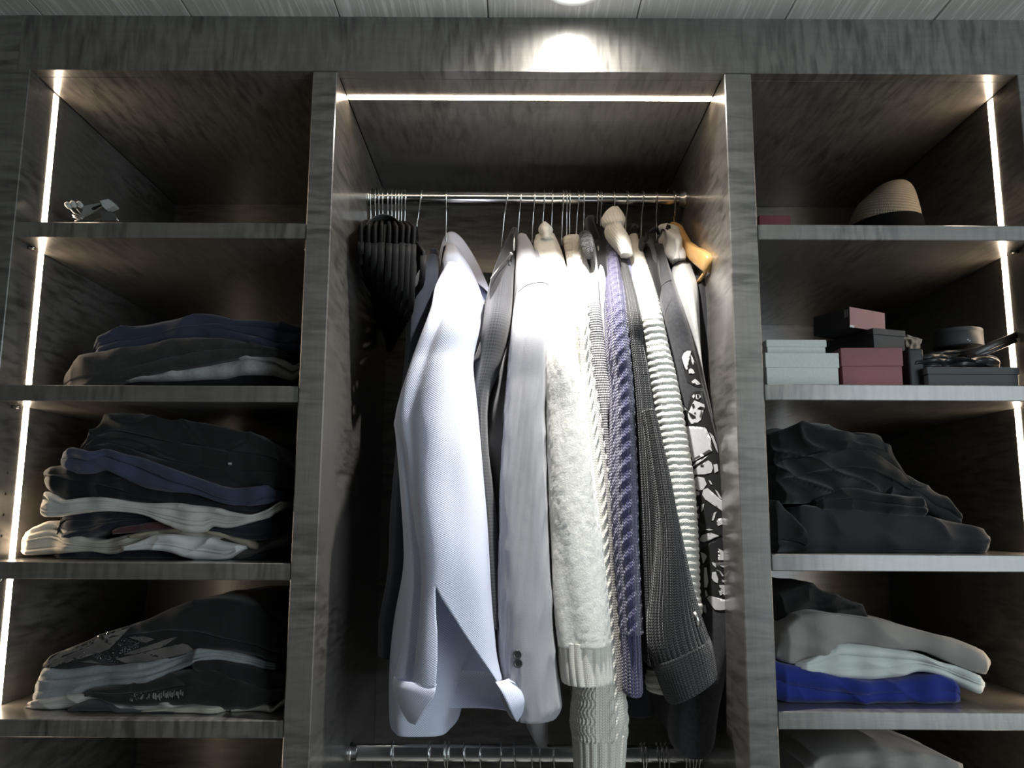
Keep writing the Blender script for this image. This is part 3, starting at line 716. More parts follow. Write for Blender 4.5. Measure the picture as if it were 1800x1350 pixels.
# white ridged sweater
RIDGE = fab('white_ridged_knit', (.87, .86, .80), 'knit', .7, (.74, .72, .64), bump=.5, sheen=.3, mott=.05)
g, s, b = garment('ridged_sweater', 'white sweater with crosswise ridges and a twisted collar, right of the cardigan', 'sweater', RIDGE, .135, .05,
        [(418, 1105, 1118, .22, .02), (436, 1101, 1124, .17, .035), (473, 1104, 1137), (543, 1116, 1156), (613, 1124, 1171), (664, 1133, 1184), (726, 1143, 1196), (797, 1153, 1208), (856, 1161, 1217), (950, 1168, 1223), (1039, 1173, 1225), (1078, 1178, 1227), (1180, 1140, 1200, .16, .045), (1212, 1140, 1190, .16, .045)], (415, 1106, 1118),
        disp=add(drape(.0015, 3, 50), hribs(.0108, .0022)), nu=64, nv=420)
obj('twisted_collar', loft_mesh(S([(364, 1078, 1083, .285, .004), (373, 1068, 1089, .282, .016), (386, 1060, 1097, .278, .024), (395, 1062, 1097, .272, .025), (400, 1067, 1093, .268, .02), (408, 1066, 1099, .262, .024), (420, 1071, 1105, .25, .026), (436, 1084, 1107, .235, .024), (450, 1093, 1108, .22, .018)], .27, .02, False), 80, 90, 1,
    lambda U, V, A: .0026*np.abs(np.sin(11*A + 90*V))**.7 + .0018*np.sin(3*A - 40*V)), RIDGE, g)

# black top with trim, charcoal printed sweatshirt
garment('black_trim_top', 'black top with a loose ribbon trim, left of the printed sweatshirt', 'top', BLK, .20, .04,
        [(424, 1126, 1146, .28, .02), (450, 1130, 1156, .24, .03), (490, 1136, 1160), (540, 1148, 1168), (600, 1160, 1178), (700, 1180, 1198), (800, 1190, 1206)], (420, 1124, 1144), disp=drape(.002, 3, 51))
rr_ = random.Random(8)
for k in range(7):
    a = P(1122 + 9*k, 409 + 4*math.sin(k*2.1), .27 - .004*k); b_ = a + Vector((rr_.uniform(-.016, .016), -.01, rr_.uniform(-.012, .014))); c_ = b_ + Vector((rr_.uniform(-.012, .012), .002, -.008))
    tr = obj('ribbon_trim', tube_mesh([a, (a+b_)/2 + Vector((0, -.004, .005)), b_, c_], 1.0, 6, flat=(.0032, .0006)), BLACKP, bpy.data.objects['black_trim_top'])
CHAR = fab('charcoal_fleece', (.062, .063, .070), 'fuzz', .35, (.040, .041, .046), bump=.3, mott=.06)
g, s, b = garment('printed_sweatshirt', 'charcoal sweatshirt with a black and white cherub and rose print down the sleeve', 'sweatshirt', CHAR, .165, .055,
        [(436, 1150, 1164, .25, .02), (462, 1152, 1170, .21, .035), (510, 1155, 1184), (550, 1159, 1197), (613, 1168, 1217), (678, 1178, 1232), (744, 1188, 1250), (812, 1198, 1267), (871, 1208, 1282), (945, 1218, 1295), (1039, 1222, 1296), (1083, 1222, 1289), (1134, 1212, 1282), (1237, 1180, 1260), (1300, 1176, 1250), (1318, 1192, 1232)], (430, 1150, 1163), disp=drape(.0025, 3, 61), nu=80, nv=170)
ribbon('collar', [(1124, 440, .262), (1125, 424, .27), (1135, 418, .27), (1146, 426, .258), (1153, 448, .238), (1158, 480, .21)], [(1128, 444, .256), (1131, 434, .26), (1137, 429, .26), (1143, 437, .25), (1148, 454, .232), (1156, 492, .2)], CHAR, g, .007)
ribbon('shoulder_seam', [(1157, 512, .112), (1164, 501, .108), (1172, 495, .109), (1181, 492, .118)], [(1157, 513.5, .112), (1164, 502.5, .108), (1172, 496.5, .109), (1181, 493.5, .118)], BLACKP, g, .0006)
bv = bvh_of([s])
cA = lambda L: [(1180+x/5.4, 600+y/5.4) for x, y in L]
cB = lambda L: [(1190+x/5.4, 840+y/5.4) for x, y in L]
INK = plain('black_print_ink', (.008, .008, .009), .7); WINK = plain('white_print_ink', (.62, .62, .63), .75)
black = [cA([(120, 800), (150, 780), (150, 690), (170, 640), (165, 590), (190, 500), (230, 472), (300, 476), (322, 560), (335, 650), (375, 745), (385, 830), (420, 930), (455, 1070), (490, 1180), (510, 1290), (510, 1350), (195, 1350), (170, 1180), (140, 960)]),
         cB([(140, -10), (490, -10), (505, 150), (535, 330), (525, 480), (570, 580), (560, 625), (500, 590), (440, 565), (435, 400), (370, 290), (270, 240), (240, 330), (200, 395), (165, 380), (150, 180)]),
         cA([(90, 150), (120, 95), (160, 75), (205, 95), (240, 200), (280, 380), (290, 430), (250, 435), (180, 405), (150, 385), (160, 300), (125, 240)]),
         cB([(250, 850), (320, 795), (440, 790), (470, 800), (540, 780), (575, 840), (578, 1010), (560, 1120), (500, 1160), (490, 1230), (400, 1262), (330, 1225), (280, 1150), (250, 1080)]),
         cB([(325, 400), (350, 310), (385, 300), (435, 350), (445, 440), (400, 470), (345, 430)]), cB([(205, 590), (230, 510), (290, 475), (370, 490), (430, 545), (360, 580), (290, 615), (225, 615)]),
         cB([(180, 740), (215, 690), (300, 690), (350, 680), (380, 600), (420, 555), (400, 620), (440, 670), (468, 730), (450, 795), (390, 800), (320, 710), (280, 800), (240, 825), (190, 800)]),
         cB([(235, 1210), (265, 1190), (295, 1230), (285, 1295), (245, 1285)]), cA([(80, 585), (110, 580), (125, 640), (190, 690), (160, 690), (90, 650)])]
white = [cA([(100, 155), (118, 112), (150, 88), (188, 88), (160, 100), (133, 125), (122, 160), (126, 200), (146, 240), (152, 275), (134, 258), (118, 215), (108, 175)]), cA([(182, 120), (200, 150), (215, 190), (206, 225), (190, 190)]),
         cA([(165, 268), (185, 256), (207, 270), (222, 300), (202, 310), (195, 288), (182, 300), (166, 308)]), cA([(190, 382), (225, 356), (256, 380), (275, 405), (255, 412), (230, 392), (205, 400)]),
         cA([(196, 520), (215, 500), (225, 520), (210, 545)]), cA([(232, 506), (262, 503), (282, 525), (258, 552), (232, 545)]),
         cA([(215, 560), (270, 580), (310, 600), (315, 625), (285, 640), (296, 690), (282, 745), (245, 775), (190, 782), (166, 740), (158, 690), (175, 660), (200, 638), (226, 620), (215, 590)]),
         cA([(200, 828), (260, 815), (320, 808), (305, 850), (345, 866), (376, 930), (366, 1000), (388, 1040), (300, 1090), (230, 1120), (206, 1145), (190, 1090), (176, 1040), (160, 960), (140, 900), (125, 805), (160, 842), (180, 882), (196, 852)]),
         cA([(205, 1232), (260, 1182), (310, 1180), (350, 1130), (380, 1150), (396, 1200), (380, 1246), (320, 1262), (215, 1264)]), cA([(357, 862), (397, 900), (427, 980), (442, 1062), (420, 1022), (393, 940)]),
         cA([(190, 1200), (240, 1140), (330, 1095), (350, 1085), (300, 1130), (240, 1165)]), cA([(85, 590), (105, 588), (118, 630), (150, 655), (110, 655), (92, 625)]), cA([(400, 1170), (435, 1165), (445, 1230), (410, 1250)]),
         cB([(150, 20), (195, -15), (258, 0), (282, 60), (250, 108), (210, 120), (172, 96), (150, 56)]), cB([(165, 122), (215, 132), (216, 160), (190, 166)]),
         cB([(250, 112), (290, 95), (340, 150), (400, 200), (440, 230), (500, 280), (526, 340), (520, 366), (470, 342), (430, 300), (370, 256), (310, 222), (270, 206), (240, 160)]),
         cB([(440, 110), (470, 150), (492, 200), (486, 236), (455, 190), (435, 140)]), cB([(450, 336), (510, 362), (516, 420), (506, 470), (490, 502), (455, 497), (445, 440)]), cB([(440, 546), (500, 530), (545, 560), (566, 600), (545, 612), (505, 580), (460, 566)]),
         cB([(215, 582), (240, 545), (262, 535), (250, 575), (275, 540), (285, 545), (280, 590), (300, 545), (320, 520), (390, 545), (400, 552), (350, 556), (310, 590), (260, 610), (225, 602)]), cB([(265, 490), (305, 483), (345, 492), (310, 500)]),
         cB([(225, 702), (270, 722), (286, 746), (255, 746), (266, 790), (250, 815), (240, 762)]), cB([(388, 670), (432, 690), (461, 740), (440, 782), (392, 782), (430, 752), (420, 712)]), cB([(335, 895), (370, 890), (376, 930), (392, 960), (386, 1000), (350, 982), (330, 950)]),
         cB([(372, 870), (410, 885), (445, 930), (430, 935), (400, 900)]), cB([(425, 965), (470, 980), (532, 1010), (530, 1028), (480, 1002), (430, 988)]), cB([(400, 1018), (440, 1015), (522, 1050), (502, 1092), (470, 1116), (440, 1112), (452, 1062), (405, 1040)]), cB([(395, 1070), (432, 1075), (426, 1110), (410, 1116)]),
         cB([(285, 1140), (310, 1120), (360, 1130), (335, 1150), (362, 1180), (368, 1150), (385, 1185), (400, 1148), (415, 1185), (430, 1155), (445, 1188), (462, 1160), (480, 1165), (486, 1220), (460, 1250), (410, 1256), (360, 1250), (330, 1212), (300, 1166)]),
         cB([(262, 850), (282, 850), (276, 900), (300, 985), (278, 1000), (287, 1040), (262, 1040), (258, 940)]), cB([(265, 1070), (280, 1066), (296, 1120), (275, 1132)]), cB([(245, 1216), (265, 1202), (275, 1210), (258, 1225), (262, 1260), (285, 1270), (275, 1288), (250, 1262)]),
         cB([(350, 330), (378, 320), (358, 360), (350, 400), (330, 405)]), cB([(380, 390), (400, 415), (430, 380), (432, 440), (390, 456), (375, 430), (400, 440)]), cB([(330, 800), (366, 810), (371, 850), (345, 830)]), cB([(405, 830), (470, 835), (480, 845), (440, 850)]), cB([(500, 820), (540, 830), (556, 855), (520, 840)]),
         cB([(190, 275), (212, 265), (205, 300), (188, 308)]), cB([(235, 255), (258, 245), (250, 300), (232, 325)]), cB([(196, 340), (215, 340), (212, 385), (198, 385)]), cB([(300, 20), (320, 30), (335, 65), (315, 55)]), cB([(360, 110), (385, 130), (430, 205), (400, 190)])]
black2 = [cA([(195, 596), (215, 590), (224, 622), (205, 640)]), cA([(160, 668), (200, 690), (232, 712), (232, 728), (200, 735), (180, 712)]), cA([(210, 680), (235, 672), (230, 690)]), cA([(244, 642), (275, 618), (310, 626), (300, 650), (268, 640)]), cA([(240, 508), (262, 505), (262, 545), (244, 535)]), cA([(212, 770), (300, 775), (340, 800), (300, 812), (230, 800)]), cA([(270, 1176), (312, 1172), (300, 1190), (282, 1188)])]
pr = decal('sleeve_print', black, bv, INK, g, .0005, label='black ink areas of the cherub and rose print')
decal('print_white', white, bv, WINK, pr, .0010); 
for q in black2: decal('print_line', [q], bv, INK, pr, .0014)

# light grey hoodie and dark jacket at the end
HOOD = fab('light_grey_fleece', (.55, .55, .54), 'fuzz', .4, (.48, .48, .47), bump=.2, mott=.05)
g, s, b = garment('grey_hoodie', 'light grey hoodie with a crumpled hood, beside the wooden hanger', 'hoodie', HOOD, .19, .045,
        [(446, 1189, 1203, .25, .02), (462, 1184, 1209, .225, .035), (480, 1182, 1215), (510, 1186, 1223), (560, 1198, 1225), (618, 1212, 1227), (665, 1220, 1231), (760, 1240, 1252)], (440, 1176, 1194), disp=drape(.002, 3, 71))
obj('hood', loft_mesh(S([(396, 1165, 1175, .29, .01), (402, 1157, 1184, .285, .03), (412, 1158, 1194, .28, .035), (422, 1163, 1198, .272, .04), (434, 1168, 1199, .262, .04), (448, 1174, 1199, .25, .035), (462, 1182, 1200, .24, .03)], .28, .03, False), 70, 60, 1,
    lambda U, V, A: .0035*np.sin(3*A + 60*V) + .002*np.sin(5*A - 90*V)), HOOD, g)
DJ = fab('black_fleece', (.020, .020, .023), 'plain', bump=.2)
g, s, b = garment('dark_jacket', 'black jacket on the wooden hanger, nearest the right bay side', 'jacket', DJ, .215, .05,
        [(478, 1224, 1238, .24, .02), (500, 1223, 1243, .22, .03), (520, 1223, 1246), (560, 1223, 1253), (604, 1226, 1261), (643, 1228, 1264), (708, 1236, 1262), (767, 1244, 1267), (871, 1262, 1286), (957, 1270, 1299), (1100, 1266, 1298), (1200, 1258, 1292), (1290, 1255, 1288)], (470, 1222, 1236), disp=drape(.003, 3, 72))

# ---------------------------------------------------------------- folded clothes
def folded(name, label, cat, st, Yf, depth, mat, zmin, layers=2, wr=.003, seed=1, group=None, nx=170, xlim=None, crease=.006):
    """folded cloth: stations (px, ytop, ybottom) traced along its front edge; every fold layer has its own lip"""
    st = np.array(st, float); K = len(st)
    t = np.interp(np.linspace(st[0, 0], st[-1, 0], nx), st[:, 0], np.arange(K))
    R = cr(st, t); R[:, 0] = np.linspace(st[0, 0], st[-1, 0], nx)
    top = PP(R[:, 0], R[:, 1], Yf); bot = PP(R[:, 0], R[:, 2], Yf)
    zt = np.maximum(top[:, 2], zmin+.002); zb = np.maximum(np.minimum(bot[:, 2], zt-.0015), zmin+.0006); X = top[:, 0]
    if xlim: X = np.clip(X, xlim[0], xlim[1])
    L = max(1, layers); per = 12; m_t = 16; h = zt-zb
    rs = np.random.RandomState(seed)
    endf = np.minimum(1, np.minimum(np.arange(nx), np.arange(nx)[::-1])/(nx*.05)+.02)
    we = wob(seed+77, 5, 6, 25); xx = X*1.0
    bnd = [np.zeros(nx)] + [np.clip((k+.0)/L + .75/L*wob(seed*7+k, 4, 5, 20)(xx, 0*xx), .03, .97) for k in range(1, L)] + [np.ones(nx)]
    for k in range(1, L): bnd[k] = np.maximum(bnd[k], bnd[k-1]+.01)
    mod = [np.clip(.55 + 1.0*wob(seed*13+k, 4, 8, 30)(xx, 0*xx), .08, 1) for k in range(L)]
    offs = [np.clip(crease*(rs.rand()*1.1 + .7*wob(seed*11+k, 4, 5, 22)(xx, 0*xx)), 0, .03) for k in range(L)]
    cols_y, cols_z = [], []
    base = Yf + .008*we(xx*6, 0*xx) + .014*(1-endf)
    for k in range(L):
        s0, s1 = bnd[k], bnd[k+1]; hk = (s1-s0)*h
        for q in range(per):
            sp_ = q/(per-1); c = math.sqrt(max(0, math.sin(math.pi*min(max(sp_, .03), .97))))
            cols_y.append(base + np.minimum(offs[k], h*.35) + (1-c)*np.minimum(hk*.7, .012)*(mod[k] if (0 < k or q > per//2) and (k < L-1 or q < per//2) else 1)); cols_z.append(zt - (s0 + (s1-s0)*sp_)*h)
    FY, FZ_ = np.stack(cols_y, 1), np.stack(cols_z, 1); nf = L*per
    yb = Yf + depth*(.85+.15*endf)
    u_ = np.linspace(1, 0, m_t)[:-1][None]
    TY = FY[:, :1]*(1-u_) + yb[:, None]*u_; TZ = zt[:, None] - .12*h[:, None]*u_**2
    v_ = np.linspace(0, 1, 6)[1:][None]
    BY = FY[:, -1:]*(1-v_) + yb[:, None]*v_; BZ = np.repeat(zb[:, None], 5, 1)
    AY = np.concatenate([TY, FY, BY], 1); AZ = np.concatenate([TZ, FZ_, BZ], 1); AX = np.repeat(X[:, None], AY.shape[1], 1)
    sc = np.clip(h/.018, .2, 1)[:, None]
    sl = rs.uniform(-1.2, 1.2)
    w1 = wob(seed, 7, 18, 55); w2 = wob(seed+50, 5, 6, 18); w3 = wob(seed+31, 6, 25, 90)
    rid = lambda n: (1-np.abs(np.clip(n*2.2, -1, 1)))**2.0                     # crisp creases
    P1 = w1(AX + sl*AZ, AZ*1.6, AY*.6)
    d = wr*(1.0*w2(AX, AZ*3, AY) + 1.5*rid(P1) + .5*w3(AX + .6*AZ, AZ*1.2, AY*.5))*sc
    n = AY.shape[1]
    fm = np.zeros(n); fm[m_t-1:m_t-1+nf] = 1; fm[:m_t-1] = .6
    AY = np.maximum(AY - d*fm*1.3, .004)
    tm = np.zeros(n); tm[:m_t-1+4] = 1
    AZ = np.maximum(AZ + .55*d*tm, zmin+.0006)
    A_ = np.stack([AX, AY, AZ], -1)
    dl = np.concatenate([[0], np.cumsum(np.linalg.norm(np.diff(A_[nx//2], axis=0), axis=1))])
    UVs = np.stack([np.tile((X-X[0])[:, None], (1, n)), np.tile(dl[None], (nx, 1))], -1)
    V = list(A_.reshape(-1, 3)); uv = list(UVs.reshape(-1, 2)); fs = []
    for i in range(nx-1):
        for j in range(n):
            j2 = (j+1) % n; fs.append((i*n+j, i*n+j2, (i+1)*n+j2, (i+1)*n+j))
    for i, rev in ((0, False), (nx-1, True)):
        V.append(A_[i].mean(0)); uv.append((0, 0)); c = len(V)-1
        for j in range(n):
            j2 = (j+1) % n; fs.append((c, i*n+j2, i*n+j) if not rev else (c, i*n+j, i*n+j2))
    o = obj(name, mesh(V, fs, uv), mat)
    return tag(o, label, cat, group)
def cot(n, c, **k): return fab(n, c, 'plain', bump=.2, **k)
LL = (XL0+.004, XD1[0]-.002); RL = (XD2[1]+.002, XR0-.004)
# left, second shelf
zs = SL[1]
C_NAVY = cot('navy_sweat', (.040, .048, .082)); C_DG = fab('charcoal_fleece_fold', (.045, .044, .043), 'fuzz', .4, bump=.4); C_LG = fab('heather_grey', (.44, .44, .43), 'fuzz', .3, (.34, .34, .33), bump=.2); C_BK = cot('black_cotton', (.010, .010, .011)); C_BK2 = cot('soft_black', (.018, .018, .018))
folded('folded_trousers', 'black folded trousers at the bottom of the pile on the shelf below the clips', 'trousers', [(200, 664, 690), (230, 664, 690), (330, 660, 690), (440, 655, 690), (500, 652, 690), (524, 655, 690)], .10, .36, C_BK, zs, 1, .002, 3, xlim=LL)
folded('folded_shirt', 'heather grey folded shirt in the pile under the navy sweatshirt', 'shirt', [(205, 667, 670), (240, 655, 667), (300, 645, 667), (380, 630, 662), (440, 621, 656), (480, 622, 658), (500, 632, 664), (512, 640, 664), (522, 634, 655)], .085, .36, C_LG, zs, 2, .002, 5, xlim=LL)
folded('folded_fleece', 'charcoal fleece folded under the navy sweatshirt, bulging out at its left end', 'fleece', [(103, 660, 690), (106, 648, 690), (118, 636, 690), (140, 625, 690), (170, 618, 690), (215, 612, 668), (280, 600, 655), (340, 594, 645), (400, 596, 632), (450, 604, 625), (490, 612, 626), (505, 620, 626)], .075, .38, C_DG, zs, 2, .003, 7, xlim=LL, crease=.003)
folded('folded_sweatshirt', 'navy folded sweatshirt on top of the pile below the clips', 'sweatshirt', [(155, 612, 618), (158, 602, 621), (170, 590, 620), (200, 576, 617), (240, 571, 612), (280, 563, 604), (330, 556, 597), (370, 553, 593), (410, 560, 596), (450, 562, 606), (480, 565, 615), (505, 570, 618), (524, 575, 615)], .08, .36, C_NAVY, zs, 3, 0.004, 9, xlim=LL)
# left, third shelf
zs = SL[2]
C_BLUE = cot('faded_navy', (.056, .068, .118)); C_WH = cot('white_tee', (.62, .61, .57)); C_NV2 = cot('ink_navy', (.018, .020, .032)); C_MAR = cot('maroon_panel', (.085, .035, .042)); C_CRE = cot('cream_panel', (.42, .37, .27)); C_TAUPE = cot('taupe_grey', (.10, .095, .088)); C_WH2 = cot('bright_white_tee', (.72, .72, .71)); C_BG = cot('stone_tee', (.50, .47, .41))
folded('folded_shirt', 'dark navy shirt lying flat on the shelf at the bottom of the tall pile', 'shirt', [(85, 978, 1000), (95, 972, 1000), (180, 968, 1000), (300, 966, 1000), (400, 970, 1000), (480, 966, 1000), (510, 962, 1000)], .09, .36, C_NV2, zs, 1, .001, 11, xlim=LL)
folded('folded_jeans', 'taupe grey jeans folded at the lower right of the tall pile', 'jeans', [(370, 950, 972), (385, 944, 975), (410, 945, 982), (435, 950, 980), (452, 952, 974), (475, 938, 966), (500, 926, 962), (512, 920, 955)], .085, .36, C_TAUPE, zs, 2, .002, 13, xlim=LL)
folded('folded_tee', 'bright white T-shirt with a pulled down corner, lowest white one of the tall pile', 'T-shirt', [(205, 962, 968), (225, 958, 968), (260, 946, 967), (300, 941, 972), (340, 944, 985), (370, 950, 987), (395, 955, 984), (415, 958, 972), (425, 960, 966)], .058, .38, C_WH2, zs, 3, 0.004, 14, xlim=LL)
folded('folded_tee', 'stone coloured T-shirt spilling against the light strip at the pile bottom', 'T-shirt', [(32, 945, 952), (36, 936, 972), (55, 925, 976), (85, 916, 975), (120, 936, 972), (160, 950, 970), (200, 944, 974), (240, 936, 960), (300, 928, 945), (360, 936, 948), (400, 945, 955)], .082, .36, C_BG, zs, 5, 0.003, 15, xlim=LL)
folded('folded_sweater', 'maroon and cream panelled sweater in the middle of the tall pile', 'sweater', [(190, 934, 940), (205, 928, 938), (240, 922, 936), (280, 918, 932), (310, 922, 930)], .068, .36, C_MAR, zs, 1, .001, 16, xlim=LL)
folded('folded_sweater', 'cream and brown striped sweater just under the maroon panel of the tall pile', 'sweater', [(215, 943, 947), (235, 938, 946), (265, 932, 940), (320, 926, 936), (380, 934, 942), (430, 944, 960), (448, 956, 968)], .074, .36, C_CRE, zs, 1, .001, 17, xlim=LL)
folded('folded_shirt', 'ink navy shirt folded below the upper white T-shirt of the tall pile', 'shirt', [(90, 930, 940), (95, 912, 946), (110, 902, 952), (130, 899, 950), (180, 900, 936), (230, 898, 926), (280, 902, 922), (330, 912, 925), (400, 918, 940), (460, 905, 950), (505, 900, 935), (515, 898, 930)], .072, .36, C_NV2, zs, 3, 0.003, 18, xlim=LL)
folded('folded_tee', 'upper white T-shirt with a drooping corner in the tall pile', 'T-shirt', [(64, 890, 900), (68, 865, 905), (80, 868, 909), (110, 880, 906), (150, 876, 900), (200, 878, 899), (250, 885, 905), (300, 885, 925), (330, 888, 935), (355, 890, 936), (372, 893, 926), (400, 900, 928), (440, 905, 918), (470, 895, 910), (490, 882, 896)], .052, .38, C_WH, zs, 5, 0.003, 19, xlim=LL)
folded('folded_trousers', 'black trousers folded under the faded navy sweatshirt of the tall pile', 'trousers', [(67, 832, 850), (72, 823, 858), (90, 820, 866), (120, 822, 880), (180, 828, 880), (250, 850, 884), (300, 862, 890), (350, 866, 892), (400, 874, 900), (440, 884, 906), (480, 878, 900)], .06, .38, C_BK, zs, 2, .003, 20, xlim=LL, crease=.004)
folded('folded_sweatshirt', 'faded navy sweatshirt slanting down through the tall pile', 'sweatshirt', [(101, 800, 812), (108, 794, 824), (130, 792, 832), (160, 800, 832), (185, 792, 826), (215, 800, 838), (250, 808, 856), (290, 822, 864), (340, 840, 868), (390, 858, 884), (430, 862, 890), (465, 858, 886), (485, 864, 880)], .052, .36, C_BLUE, zs, 2, .005, 21, xlim=LL)
folded('folded_hoodie', 'black hoodie heaped on top of the tall pile on the left shelves', 'hoodie', [(136, 792, 800), (142, 780, 806), (158, 755, 800), (180, 733, 796), (200, 727, 796), (240, 729, 808), (300, 738, 826), (350, 741, 842), (400, 752, 858), (450, 768, 862), (490, 790, 858), (505, 815, 850), (514, 825, 846)], .062, .36, C_BK2, zs, 3, .006, 22, xlim=LL)
obj_tag = obj('care_label', box_mesh(XW(401, 815, .05), XW(407, 815, .05), .050, .0512, ZW(405, 817, .05), ZW(405, 813, .05), 0), C_LG, None, smooth=False)
tag(obj_tag, 'tiny white care label poking out of the black hoodie pile', 'label')
# left, fourth shelf
zs = SL[3]
C_GT = fab('heather_blue_grey', (.30, .32, .33), 'fuzz', .3, (.24, .26, .27), bump=.2); C_PAT = fab('black_patterned', (.028, .027, .025), 'fuzz', 3.0, (.008, .008, .008), bump=.1, mott=.4); C_IV = cot('ivory_cotton', (.55, .52, .43)); C_W3 = cot('off_white_tee', (.56, .54, .50)); C_G4 = cot('slate_cloth', (.05, .053, .06))
wt = folded('folded_tee', 'off-white T-shirt at the bottom of the lowest left pile', 'T-shirt', [(33, 1250, 1256), (40, 1238, 1255), (70, 1228, 1255), (110, 1225, 1252), (150, 1222, 1246), (190, 1224, 1250), (230, 1232, 1256), (270, 1236, 1256), (330, 1232, 1250), (400, 1240, 1250), (420, 1246, 1250)], .055, .38, C_W3, zs, 3, 0.002, 31, xlim=LL)
folded('folded_cloth', 'slate cloth corner under the off-white T-shirt of the lowest left pile', 'cloth', [(110, 1252, 1262), (140, 1236, 1262), (160, 1234, 1262), (180, 1240, 1262), (210, 1254, 1262), (300, 1256, 1265), (330, 1258, 1265)], .042, .30, C_G4, zs, 1, .001, 32, xlim=LL)
folded('folded_trousers', 'ivory trousers with rolled edge under the lowest left pile', 'trousers', [(240, 1252, 1258), (270, 1250, 1264), (310, 1246, 1265), (360, 1244, 1265), (382, 1244, 1265), (390, 1248, 1262)], .040, .30, C_IV, zs, 2, .0012, 33, xlim=LL)
folded('folded_shirt', 'stone shirt edge beside the ivory trousers in the lowest left pile', 'shirt', [(400, 1250, 1258), (420, 1244, 1259), (450, 1240, 1259), (470, 1240, 1258), (476, 1246, 1254), (500, 1228, 1240), (508, 1222, 1234)], .05, .34, C_BG, zs, 1, .001, 34, xlim=LL)
pt = folded('folded_shirt', 'dark patterned shirt with a pale printed band in the lowest left pile', 'shirt', [(140, 1222, 1228), (160, 1212, 1228), (200, 1206, 1240), (250, 1200, 1244), (300, 1186, 1242), (340, 1178, 1240), (380, 1184, 1246), (410, 1196, 1250), (440, 1208, 1248), (470, 1215, 1238), (500, 1214, 1226), (508, 1215, 1222)], .046, .38, C_PAT, zs, 2, .003, 35, xlim=LL)
folded('folded_jacket', 'black jacket with grey piping at the right end of the lowest left pile', 'jacket', [(330, 1160, 1175), (350, 1158, 1182), (400, 1166, 1195), (440, 1176, 1212), (480, 1190, 1218), (505, 1200, 1216)], .055, .36, C_BK2, zs, 1, .003, 36, xlim=LL)
folded('folded_sweatshirt', 'heather grey sweatshirt folded under the rhinestone T-shirt', 'sweatshirt', [(48, 1215, 1230), (52, 1195, 1237), (66, 1180, 1236), (100, 1182, 1230), (150, 1176, 1220), (200, 1172, 1208), (250, 1168, 1202), (290, 1156, 1190), (330, 1146, 1172), (370, 1143, 1160), (420, 1152, 1166), (460, 1164, 1178), (480, 1168, 1182)], .060, .38, C_GT, zs, 3, 0.0025, 37, xlim=LL, crease=.010)
rt = folded('rhinestone_tee', 'black T-shirt with a rhinestone feather print on top of the lowest left pile', 'T-shirt', [(63, 1182, 1186), (68, 1168, 1190), (90, 1152, 1184), (120, 1140, 1182), (160, 1124, 1178), (200, 1108, 1174), (250, 1094, 1170), (300, 1070, 1160), (350, 1056, 1148), (400, 1056, 1146), (450, 1070, 1154), (490, 1100, 1168), (508, 1130, 1176)], .062, .38, C_BK2, zs, 2, .003, 38, xlim=LL, crease=.006)
rb = bvh_of([rt]); fx = lambda L: [(60+x/6, 1040+y/6) for x, y in L]
FEA = cot('taupe_feather_print', (.17, .155, .14)); 
fp = decal('feather_print', [fx(q) for q in ([(40, 830), (100, 760), (250, 660), (400, 580), (520, 510), (700, 460), (900, 400), (1040, 345), (960, 410), (820, 440), (730, 460), (740, 500), (920, 460), (860, 490), (760, 520), (560, 560), (440, 600), (560, 600), (700, 560), (840, 545), (800, 600), (700, 640), (480, 640), (300, 700), (200, 760), (150, 810)],
    [(600, 720), (720, 760), (480, 740)], [(860, 710), (1060, 720), (1200, 700), (1400, 610), (1560, 545), (1620, 560), (1700, 625), (1500, 640), (1300, 720), (1150, 755), (960, 750)],
    [(940, 660), (1100, 620), (1300, 560), (1340, 540), (1430, 490), (1510, 480), (1400, 530), (1340, 590), (1200, 600), (1050, 660)], [(1000, 480), (1160, 470), (1270, 500), (1180, 540), (1100, 520), (1150, 490)])], rb, FEA, rt, .0006, 8)
rg = random.Random(5); V, fs = [], []
for q in range(420):
    a = rg.choice([((620, 690), (1340, 600), 60), ((480, 630), (1000, 740), 40), ((880, 560), (1150, 500), 60), ((900, 640), (1100, 560), 50), ((560, 460), (800, 420), 40)])
    tt = rg.random(); x = a[0][0]*(1-tt)+a[1][0]*tt; y = a[0][1]*(1-tt)+a[1][1]*tt + rg.uniform(-1, 1)*a[2]*(.4+.6*math.sin(math.pi*tt))
    px, py = 60+x/6, 1040+y/6; d = Vector(ray(px, py)).normalized(); h, n, i, dist = rb.ray_cast(Vector(CAM), d)
    if h is None: continue
    r = .00075*rg.uniform(.7, 1.3); c = h - d*.0008; k = len(V)
    V += [c+Vector((r, 0, 0)), c+Vector((0, 0, r)), c+Vector((-r, 0, 0)), c+Vector((0, 0, -r)), c+Vector((rg.uniform(-.4, .4)*r, -r, rg.uniform(-.4, .4)*r))]
    fs += [(k, k+1, k+4), (k+1, k+2, k+4), (k+2, k+3, k+4), (k+3, k, k+4)]
ro = obj('rhinestones', mesh(V, fs), plain('rhinestone', (.75, .75, .78), .06, .9), rt, smooth=False); ro['kind'] = 'stuff'
pb = bvh_of([pt]); rq = random.Random(2); strips = []
for q in range(26):
    x = 228 + q*3.7; y = 1221 - q*.25 + 2*math.sin(q*2.3); w_ = rq.uniform(1, 3.0); hgt = rq.uniform(5, 13)
    strips.append([(x, y), (x+w_, y-1), (x+w_+rq.uniform(-1, 1), y+hgt), (x-.5, y+hgt*.8)])
decal('printed_band', strips, pb, cot('pale_band_print', (.30, .29, .27)), pt, .0007, 12)
RED = cot('red_print', (.35, .02, .05)); wb = bvh_of([wt])
